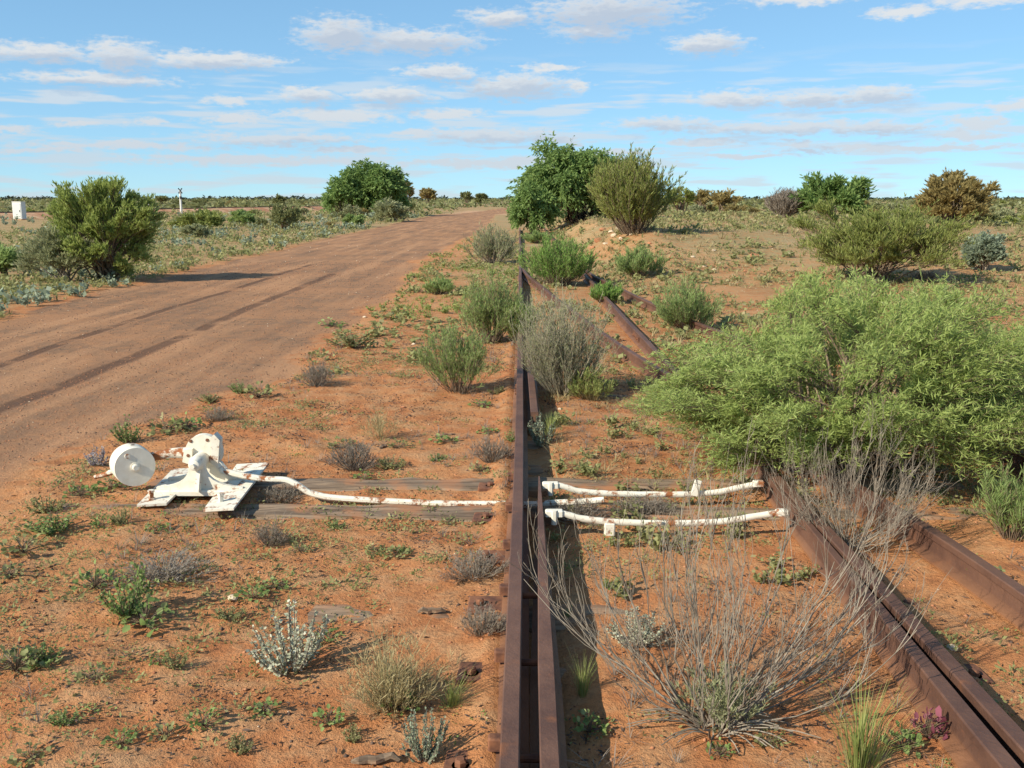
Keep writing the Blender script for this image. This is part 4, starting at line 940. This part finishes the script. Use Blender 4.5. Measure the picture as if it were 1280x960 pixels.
# ------------------------------------------------------------------ ground cover nobody could count
def scatter(name, protos, pts, scl, m_, tilt=0.0, seed=0, flatz=1.0):
    rng = np.random.default_rng(seed); Vs, Fs, Ts, o = [], [], [], 0
    which = rng.integers(0, len(protos), len(pts)); pz = terrain(pts[:, 0], pts[:, 1])
    for k_, (pv, pf, pt) in enumerate(protos):
        sel = np.nonzero(which == k_)[0]; n = len(sel)
        if n == 0: continue
        a = rng.uniform(0, 2 * np.pi, n); ca, sa = np.cos(a), np.sin(a)
        x = pv[None, :, 0] * ca[:, None] - pv[None, :, 1] * sa[:, None]; y = pv[None, :, 0] * sa[:, None] + pv[None, :, 1] * ca[:, None]
        s = scl[sel][:, None]; hz = s * flatz * rng.uniform(.7, 1.3, n)[:, None]
        V = np.stack([x * s + pts[sel, 0][:, None], y * s + pts[sel, 1][:, None], pv[None, :, 2] * hz + pz[sel][:, None]], -1)
        Vs.append(V.reshape(-1, 3)); Fs.append((pf[None] + (np.arange(n) * len(pv))[:, None, None]).reshape(-1, pf.shape[1]) + o)
        Ts.append(np.clip(.6 * pt[None] + .4 * rng.random(n)[:, None], 0, 1).ravel()); o += n * len(pv)
    return setting(mk(name, np.concatenate(Vs), np.concatenate(Fs), m_, attrs={'tint': np.concatenate(Ts)}), 'stuff')
rng = np.random.default_rng(77)
def region(n, x0, x1, y0, y1, freq=.8, thr=-.05, seed=3, road=.25, persp=False, ang=None):
    X = rng.uniform(x0, x1, n * 3)
    Yv = np.exp(rng.uniform(math.log(y0), math.log(y1), n * 3)) if persp else rng.uniform(y0, y1, n * 3)
    if ang: X = rng.uniform(ang[0], ang[1], n * 3) * Yv
    ok = (fbm(X, Yv, freq, 3, seed) > thr) & (roadness(X, Yv) < road) & (X > x0) & (X < x1)
    for fx in (ax_, bx_, hx_, ix_, d2_, g_): ok &= (np.abs(X - np.array(np.interp(Yv, *( [0.5, 3, 6, 10, 16, 24], [fx(q) for q in (0.5, 3, 6, 10, 16, 24)])))) > .075) | (Yv > 24)
    return np.stack([X[ok], Yv[ok]], -1)[:n]
MW = [matweed(s_, 20) for s_ in (1, 2, 3, 4)]; TF = [tuft(s_, 10, .4, .8, .06) for s_ in (5, 6)]; SP = [sprig(s_, 8, 9, (.16, .12))[1] for s_ in (7, 8)]
LW = [matweed(s_, 8, .24, .26) for s_ in (1, 2, 3, 4)]; LT = [tuft(s_, 6, .4, .8, .09) for s_ in (5, 6)]; LS = [sprig(s_, 4, 4, (.26, .2))[1] for s_ in (7, 8)]; LF = [tuft(s_, 9, .7, .5, .05, .8) for s_ in (9, 10)]
FW_ = [tuft(s_, 18, .7, .5, .02, .8) for s_ in (9, 10)]
q = region(2600, -4.6, 4.6, 2.4, 12, .55, .08); scatter('ground_weeds', MW, q, rng.uniform(.05, .17, len(q)), M['mat'], seed=1)
q = region(700, -4.6, 4.6, 2.4, 12, 1.3, .05, 13); scatter('ground_weeds', MW, q, rng.uniform(.04, .12, len(q)), M['herb'], seed=2)
q = region(1300, -4.6, 4.8, 2.4, 13, 1.0, .0, 23); scatter('dry_undergrowth', FW_, q, rng.uniform(.05, .16, len(q)), M['deadfine'], seed=3)
q = region(2000, -3.0, 1.4, 10, 34, .7, -.02, 33, persp=True); q = q[rng.random(len(q)) < np.clip((q[:, 1] - 8) / 11, .12, 1)]; scatter('verge_weeds', MW + LS, q, rng.uniform(.08, .24, len(q)), M['mat'], seed=4, flatz=.6)
q = region(700, -3.0, 0.2, 15, 50, .7, -.15, 43, persp=True); scatter('verge_grass', TF + SP, q, rng.uniform(.08, .20, len(q)), M['grass'], seed=5, flatz=.7)
q = region(7500, 1.6, 70, 8, 130, .5, -.16, 53, persp=True, ang=(.03, .62)); scatter('bank_weeds', LW + LT + LS, q, .09 + .0065 * q[:, 1] * rng.uniform(.5, 1.3, len(q)), M['mat'], seed=6, flatz=.7)
q = region(2000, 1.6, 70, 9, 120, .4, .0, 63, persp=True, ang=(.03, .62)); scatter('dry_undergrowth', LF, q, .14 + .009 * q[:, 1] * rng.uniform(.5, 1.3, len(q)), M['straw'], seed=7, flatz=.8)
q = region(8500, -90, -8.0, 12, 140, .35, -.2, 73, persp=True, ang=(-.70, -.06)); q = q[~((q[:, 0] / q[:, 1] < -.49) & (q[:, 0] / q[:, 1] > -.55) & (q[:, 1] > 60) & (q[:, 1] < 94))]; scatter('field_weeds', LW + LT + LS, q, .12 + .0042 * q[:, 1] * rng.uniform(.5, 1.4, len(q)), M['mat'], seed=8, flatz=.8)
q = region(650, -70, -8.4, 14, 110, .25, .0, 83, persp=True, ang=(-.66, -.06)); scatter('low_saltbush', LS * 1 + SP, q, .20 + .005 * q[:, 1] * rng.uniform(.5, 1.3, len(q)), M['blue'], seed=9, flatz=.8)
q = region(420, .2, 1.5, 6.0, 12, 1.4, -.15, 143); scatter('dry_undergrowth', FW_, q, rng.uniform(.10, .24, len(q)), M['straw'], seed=14, flatz=.7)
q = region(500, .2, 4.5, 3.0, 11, 1.4, -.05, 153); scatter('ground_weeds', MW + SP, q, rng.uniform(.08, .20, len(q)), M['mat'], seed=15, flatz=.7)
# flakes of bark, dry leaves and bits of twig
n = 10; rg2 = np.random.default_rng(5)
FLK = [leaves(np.concatenate([rg2.uniform(-.5, .5, (n, 2)), rg2.uniform(.02, .08, (n, 1))], 1), rg2.normal(size=(n, 3)) * [1, 1, .18], rg2.uniform(.06, .22, n), rg2.uniform(.025, .07, n), rg2) for _ in range(4)]
q = region(4600, -4.6, 4.8, 2.4, 13, 1.6, -.08, 93); scatter('dry_litter', FLK, q, rng.uniform(.08, .20, len(q)), M['litter'], seed=10)
# crumbs of earth and gravel
def pebble(seed, flat=.7):
    r = np.random.default_rng(seed); V = np.array([(1, 0, 0), (.3, .95, 0), (-.8, .6, 0), (-.8, -.6, 0), (.3, -.95, 0), (.1, .1, .8), (0, 0, -.5)]) * r.uniform(.75, 1.2, (7, 1)) * [.5, .5, .5 * flat * 1.4]
    F = np.array([(i, (i + 1) % 5, 5) for i in range(5)] + [((i + 1) % 5, i, 6) for i in range(5)])
    return V, F, np.full(7, r.random())
PB = [pebble(s_) for s_ in range(6)]
q = region(6500, -4.8, 5, 2.35, 12, 1.1, -.2, 103, road=2); scatter('dirt_crumbs', PB, q, rng.uniform(.006, .024, len(q)) ** 1.0, M['redstone'], seed=11)
q = region(1500, -4.8, 5, 2.35, 14, 1.1, -.2, 113, road=2); scatter('dark_gravel', PB, q, rng.uniform(.006, .026, len(q)), M['darkstone'], seed=12)
q = region(600, -9, 9, 2.6, 45, 1.1, -.2, 123, road=2, persp=True); scatter('pale_gravel', PB, q, .006 + .0011 * q[:, 1] * rng.uniform(.6, 1.4, len(q)), M['stone'], seed=13)

qx = rng.uniform(-9, -2.5, 9000); qy = np.exp(rng.uniform(math.log(6), math.log(30), 9000)); ok = roadness(qx, qy) > .5
q = np.stack([qx[ok], qy[ok]], -1); scatter('road_gravel', PB, q[::2], .010 + .0010 * q[::2, 1] * rng.uniform(.3, 1.1, len(q[::2])), M['darkstone'], seed=21)
scatter('road_gravel', PB, q[1::2], .008 + .0010 * q[1::2, 1] * rng.uniform(.3, 1.1, len(q[1::2])), M['redstone'], seed=22)

# ------------------------------------------------------------------ stones and wood scraps one can point at
def stone(px, py, wpx, label, m_, seed, group=None):
    p = ground(px, py); r = np.random.default_rng(seed); s = metres(wpx, p)
    import bmesh
    bm = bmesh.new(); bmesh.ops.create_icosphere(bm, subdivisions=2, radius=.5)
    V = np.array([v.co[:] for v in bm.verts]); F = np.array([[v.index for v in f.verts] for f in bm.faces]); bm.free()
    for _ in range(5):
        dn = unit(r.normal(size=3)); h0 = r.uniform(.26, .42); dd_ = V @ dn; V = V - np.maximum(dd_ - h0, 0)[:, None] * dn
    V = V * np.array([1, .8, .6]) * s
    return tag(mk('stone', V, F, m_, loc=p + np.array([0, 0, .12 * s]), smooth=False), label, 'stone', group)
stone(291, 750, 15, 'pale cream stone lying on dirt beside the bushy green weed', M['stone'], 1)
stone(943, 323, 16, 'orange red block of stone on the slope of the earth bank', M['redstone'], 2)
stone(1190, 812, 16, 'flat pale stone beside the outer stock rail', M['stone'], 3)
for i, (px, py, ww) in enumerate([(753, 288, 9), (764, 291, 8), (772, 287, 7), (748, 302, 12), (757, 306, 8), (768, 296, 10), (741, 311, 9), (776, 300, 9), (880, 334, 7), (887, 332, 6), (893, 338, 6), (900, 330, 5), (838, 322, 6), (892, 314, 6), (866, 322, 6), (930, 340, 6), (985, 318, 5), (790, 294, 7), (812, 305, 7)]):
    stone(px, py, ww, 'loose pale rock lying on the slope of the earth bank', M['stone'] if i % 3 else M['redstone'], 20 + i, 'loose rocks on the earth bank')
for i, (px, py, ww) in enumerate([(520, 438, 8), (517, 431, 6), (504, 510, 7), (700, 512, 6), (712, 553, 6), (1180, 870, 22), (640, 380, 5), (985, 455, 6), (283, 712, 8), (456, 397, 6)]):
    stone(px, py, ww, 'small loose stone on the red dirt', M['stone'] if i % 2 else M['redstone'], 60 + i, 'small loose stones on the dirt')
def scrap(px, py, wpx, hpx, ang, label):
    p = ground(px, py); L = metres(wpx, p); t_ = max(.02, metres(hpx, p)); r = np.random.default_rng(int(px)); n = 7
    u = np.linspace(-.5, .5, n); P = np.stack([u * L, .03 * r.normal(size=n) * L, t_ * .4 + .12 * t_ * r.normal(size=n)], -1)
    mb = MB(); mb.tube(P, t_ * .5 * np.array([.5, .9, 1, 1, .9, .8, .4]), 6, flat=.7); o = mb.build('wood_scrap', M['wood'], loc=(0, 0, 0)); o.location = p; o.rotation_euler = (0, 0, ang)
    return tag(o, label, 'wood')
scrap(479, 560, 16, 5, 1.1, 'short dark splinter of wood beside the grey dead cushion')
scrap(522, 437, 18, 5, .5, 'dark curved bark scrap behind the bare stemmed shrub')
scrap(556, 545, 26, 4, .3, 'thin weathered stick lying in the dirt beside low herbs')
scrap(540, 768, 34, 10, .1, 'pale split end of timber showing through dirt near the rail')
scrap(470, 955, 60, 14, .05, 'pale broken timber end lying in front of the saltbush sprig')

# ------------------------------------------------------------------ far side of the plain
# low bank of the other line, with its rails
LINE = np.array([(-62, 40), (-55, 80), (-49, 112), (-42, 145), (-36, 180), (-26, 260), (-10, 420), (20, 700)], float)
tt = np.linspace(0, len(LINE) - 1, 80); LX = np.interp(tt, np.arange(len(LINE)), LINE[:, 0]); LY = np.interp(tt, np.arange(len(LINE)), LINE[:, 1])
for _ in range(8): LX[1:-1] = (LX[:-2] + 2 * LX[1:-1] + LX[2:]) / 4; LY[1:-1] = (LY[:-2] + 2 * LY[1:-1] + LY[2:]) / 4
NX = unit(np.stack([np.gradient(LY), -np.gradient(LX)], -1)); LZ = terrain(LX, LY)
prof = [(-4.2, -.25), (-2.0, .50), (-1.6, .55), (1.6, .55), (2.0, .50), (4.2, -.25)]; V = []
for i in range(len(LX)):
    for a, z in prof: V.append((LX[i] + NX[i, 0] * a + .12 * math.sin(i * 7.3 + a * 5), LY[i] + NX[i, 1] * a, LZ[i] + z))
k = len(prof); F = [(i * k + j, i * k + j + 1, (i + 1) * k + j + 1, (i + 1) * k + j) for i in range(len(LX) - 1) for j in range(k - 1)]
setting(mk('railway_bank', V, np.array(F), M['ballast'], smooth=True))
for sgn, lb in ((-.75, 'distant rail of the other line on the side away from the road'), (.75, 'distant rail of the other line on the side towards the road')):
    P = np.stack([LX + NX[:, 0] * sgn, LY + NX[:, 1] * sgn, LZ + .62], -1); o0 = P[20].copy()
    mb = MB(); mb.tube(P - o0, .07, 4); o = mb.build('distant_rail', M['rail'], loc=(0, 0, 0)); o.location = o0; tag(o, lb, 'rail')
# equipment cabinet
cb = np.array(on_y(25, 273, 92)); cb[2] = tz(cb[0], cb[1]); hh = on_y(25, 252.5, 92)[2] - cb[2]
t_ = thing('equipment_cabinet', 'white box shaped railway equipment cabinet beside the distant line', 'cabinet', cb, rz=-.12)
mb = MB(); mb.box((0, 0, hh / 2 + .05), (.90, .7, hh - .1)); bd = mb.build('body', M['boxwhite'], t_)
mb = MB(); mb.box((0, -.36, hh / 2), (.76, .03, hh * .8), bev=.006); dr = mb.build('door', M['boxwhite'], t_)
mb = MB(); mb.box((.28, -.39, hh / 2), (.05, .03, .18), bev=.004); mb.build('handle', M['dark'], dr)
mb = MB(); mb.box((0, 0, hh + .02), (.94, .74, .05), bev=.006); mb.build('roof', M['boxwhite'], t_)
mb = MB(); mb.box((0, 0, -.05), (.96, .76, .22)); mb.build('plinth', M['ballast'], t_)
# level crossing post, seen from behind
cp = np.array(on_y(227, 269, 124)); cp[2] = tz(cp[0], cp[1]); top = on_y(227, 234, 124)[2] - cp[2]
t_ = thing('crossing_post', 'tall white post carrying a dark crossed sign by the distant line', 'sign', cp, rz=.5)
mb = MB(); mb.tube([(0, 0, -.1), (0, 0, top - .3)], .14, 10); mb.build('post', M['boxwhite'], t_)
for s_ in (-1, 1):
    mb = MB(); mb.box((0, -.12 - .02 * s_, top - .45), (.80, .03, .13), Matrix.Rotation(s_ * .95, 3, 'Y')); mb.build('cross_board', M['dark'], t_)
mb = MB(); mb.box((0, -.20, top - 1.3), (.24, .18, .34), bev=.02); mb.build('signal_box', M['dark'], t_)
mp = np.array(on_y(190, 264, 118)); mp[2] = tz(mp[0], mp[1]); tp = on_y(190, 253, 118)[2] - mp[2]
t_ = thing('marker_post', 'short white marker board on a post behind the feathery bush', 'sign', mp)
mb = MB(); mb.tube([(0, 0, -.1), (0, 0, tp)], .07, 8); mb.build('post', M['boxwhite'], t_)
mb = MB(); mb.box((-.12, -.09, tp - .15), (.5, .04, .34)); mb.build('board', M['boxwhite'], t_)

# shrubs one can tell apart on the plain
bases = []
for i, (m_, sm) in enumerate((('scrub', 'stem'), ('scrub', 'stem'), ('greygreen', 'greystem'), ('brownish', 'stem'), ('olive', 'stem'))):
    bases.append((crown(200 + i, 1.0, .62 + .1 * (i % 2), lobes=14, twigs=16, per=8, leaf=(.085, .035), cz=.48, rz=.5, lobe_r=.34, zmin=-.8, stem_r=.012), m_, sm))
srcs = [None] * 5; rg3 = random.Random(12); cnt = 0
KIND = ['dull green', 'dull green', 'pale grey green', 'rusty brown green', 'dark olive']
while cnt < 210:
    Y = math.exp(rg3.uniform(math.log(48), math.log(420))); X = rg3.uniform(-.60, .60) * Y
    if roadness(np.array([X]), np.array([Y]))[0] > .05 or (-3 < X < 9 and Y < 150) or (2 < X < 24 and Y < 80): continue
    if (-.38 < X / Y < -.30 and Y < 130) or (-.58 < X / Y < -.46 and Y < 96): continue
    if np.min(np.hypot(LX - X, LY - Y)) < 5 or (-11 < X < 3 and Y < 230): continue
    i = rg3.randrange(5); s_ = rg3.uniform(.7, 2.4) * (1 if Y < 150 else 1.35); loc = (X, Y, tz(X, Y) - .03)
    lb, gp = KIND[i] + ' low shrub scattered on the distant plain', KIND[i] + ' shrubs scattered on the plain'
    if srcs[i] is None:
        pr_, m_, sm = bases[i]; srcs[i] = plant('plain_shrub', lb, 'shrub', loc, pr_, M[sm], M[m_], gp); srcs[i].scale = (s_, s_, s_)
    else: copy_thing(srcs[i], loc, (s_, s_, s_ * rg3.uniform(.8, 1.15)), rg3.uniform(0, 6.28))
    cnt += 1
# separate trees near the skyline
def far_tree(px, py, hpx, wpx, Y, seed, label, m_, **kw):
    crown_at('plain_tree', px, py, hpx, wpx, seed, label, m_, 'stem', 'tree', Y=Y, leafpx=(3.2, 1.6), lobes=12, twigs=18, per=7, sr=.10, **kw)
far_tree(535, 252, 18, 21, 260, 301, 'small umbrella shaped tree standing alone on the skyline', 'brownish', cz=.68, rz=.32)
far_tree(509, 254, 29, 18, 150, 302, 'thin leaning tree showing above the side of the pepper tree', 'brownish', cz=.74, rz=.26)
far_tree(583, 253, 14, 15, 300, 303, 'thin skyline tree of the pair above the road bend', 'scrub', cz=.66, rz=.30, fill=.7)
far_tree(601, 253, 12, 17, 320, 304, 'rounder skyline tree of the pair above the road bend', 'scrub', cz=.6, rz=.36, fill=.7)
far_tree(850, 256, 23, 40, 120, 305, 'dark rounded tree behind the wattle bush', 'olive', cz=.55, rz=.45)
far_tree(878, 256, 20, 28, 125, 306, 'brown bush next to the dark rounded tree', 'brownish', cz=.52, rz=.48)
far_tree(905, 258, 22, 38, 115, 307, 'rusty rounded bush at the end of the row behind the wattle', 'brownish', cz=.52, rz=.48)
far_tree(349, 254, 11, 17, 190, 308, 'lone rounded bush on the skyline past the distant line', 'scrub', cz=.55, rz=.45)
far_tree(202, 252, 8, 14, 260, 309, 'flat topped tree on the skyline beside the crossing post', 'scrub', cz=.7, rz=.3)
# what reads as one mass
CL = []
for s_ in range(4):
    r = np.random.default_rng(400 + s_); P = sphere_dirs(11, r, -.1) * [.5, .5, .5] * r.uniform(.4, 1, (11, 1)) + [0, 0, .22]
    CL.append(leaves(P, sphere_dirs(11, r), r.uniform(.4, .7, 11), r.uniform(.25, .42, 11), r))
def belt(n, y0, y1, s0, s1, m_, name, seed, spread=.75, fz=.8):
    r = np.random.default_rng(seed); Y = np.exp(r.uniform(math.log(y0), math.log(y1), n)); X = r.uniform(-spread, spread, n) * Y
    ok = (roadness(X, Y) < .1) & ~((X > -12) & (X < 4) & (Y < 240)); q = np.stack([X[ok], Y[ok]], -1)
    scatter(name, CL, q, r.uniform(s0, s1, len(q)), m_, seed=seed, flatz=fz)
belt(4200, 150, 900, .8, 2.2, M['scrub'], 'distant_scrub', 1)
belt(1800, 170, 700, .7, 1.8, M['greygreen'], 'distant_scrub', 2)
belt(2600, 700, 1900, 2.5, 5.5, M['scrub'], 'distant_scrub', 3)
belt(3000, 1300, 2800, 6, 12, M['faredge'], 'distant_wood', 4, fz=.75)
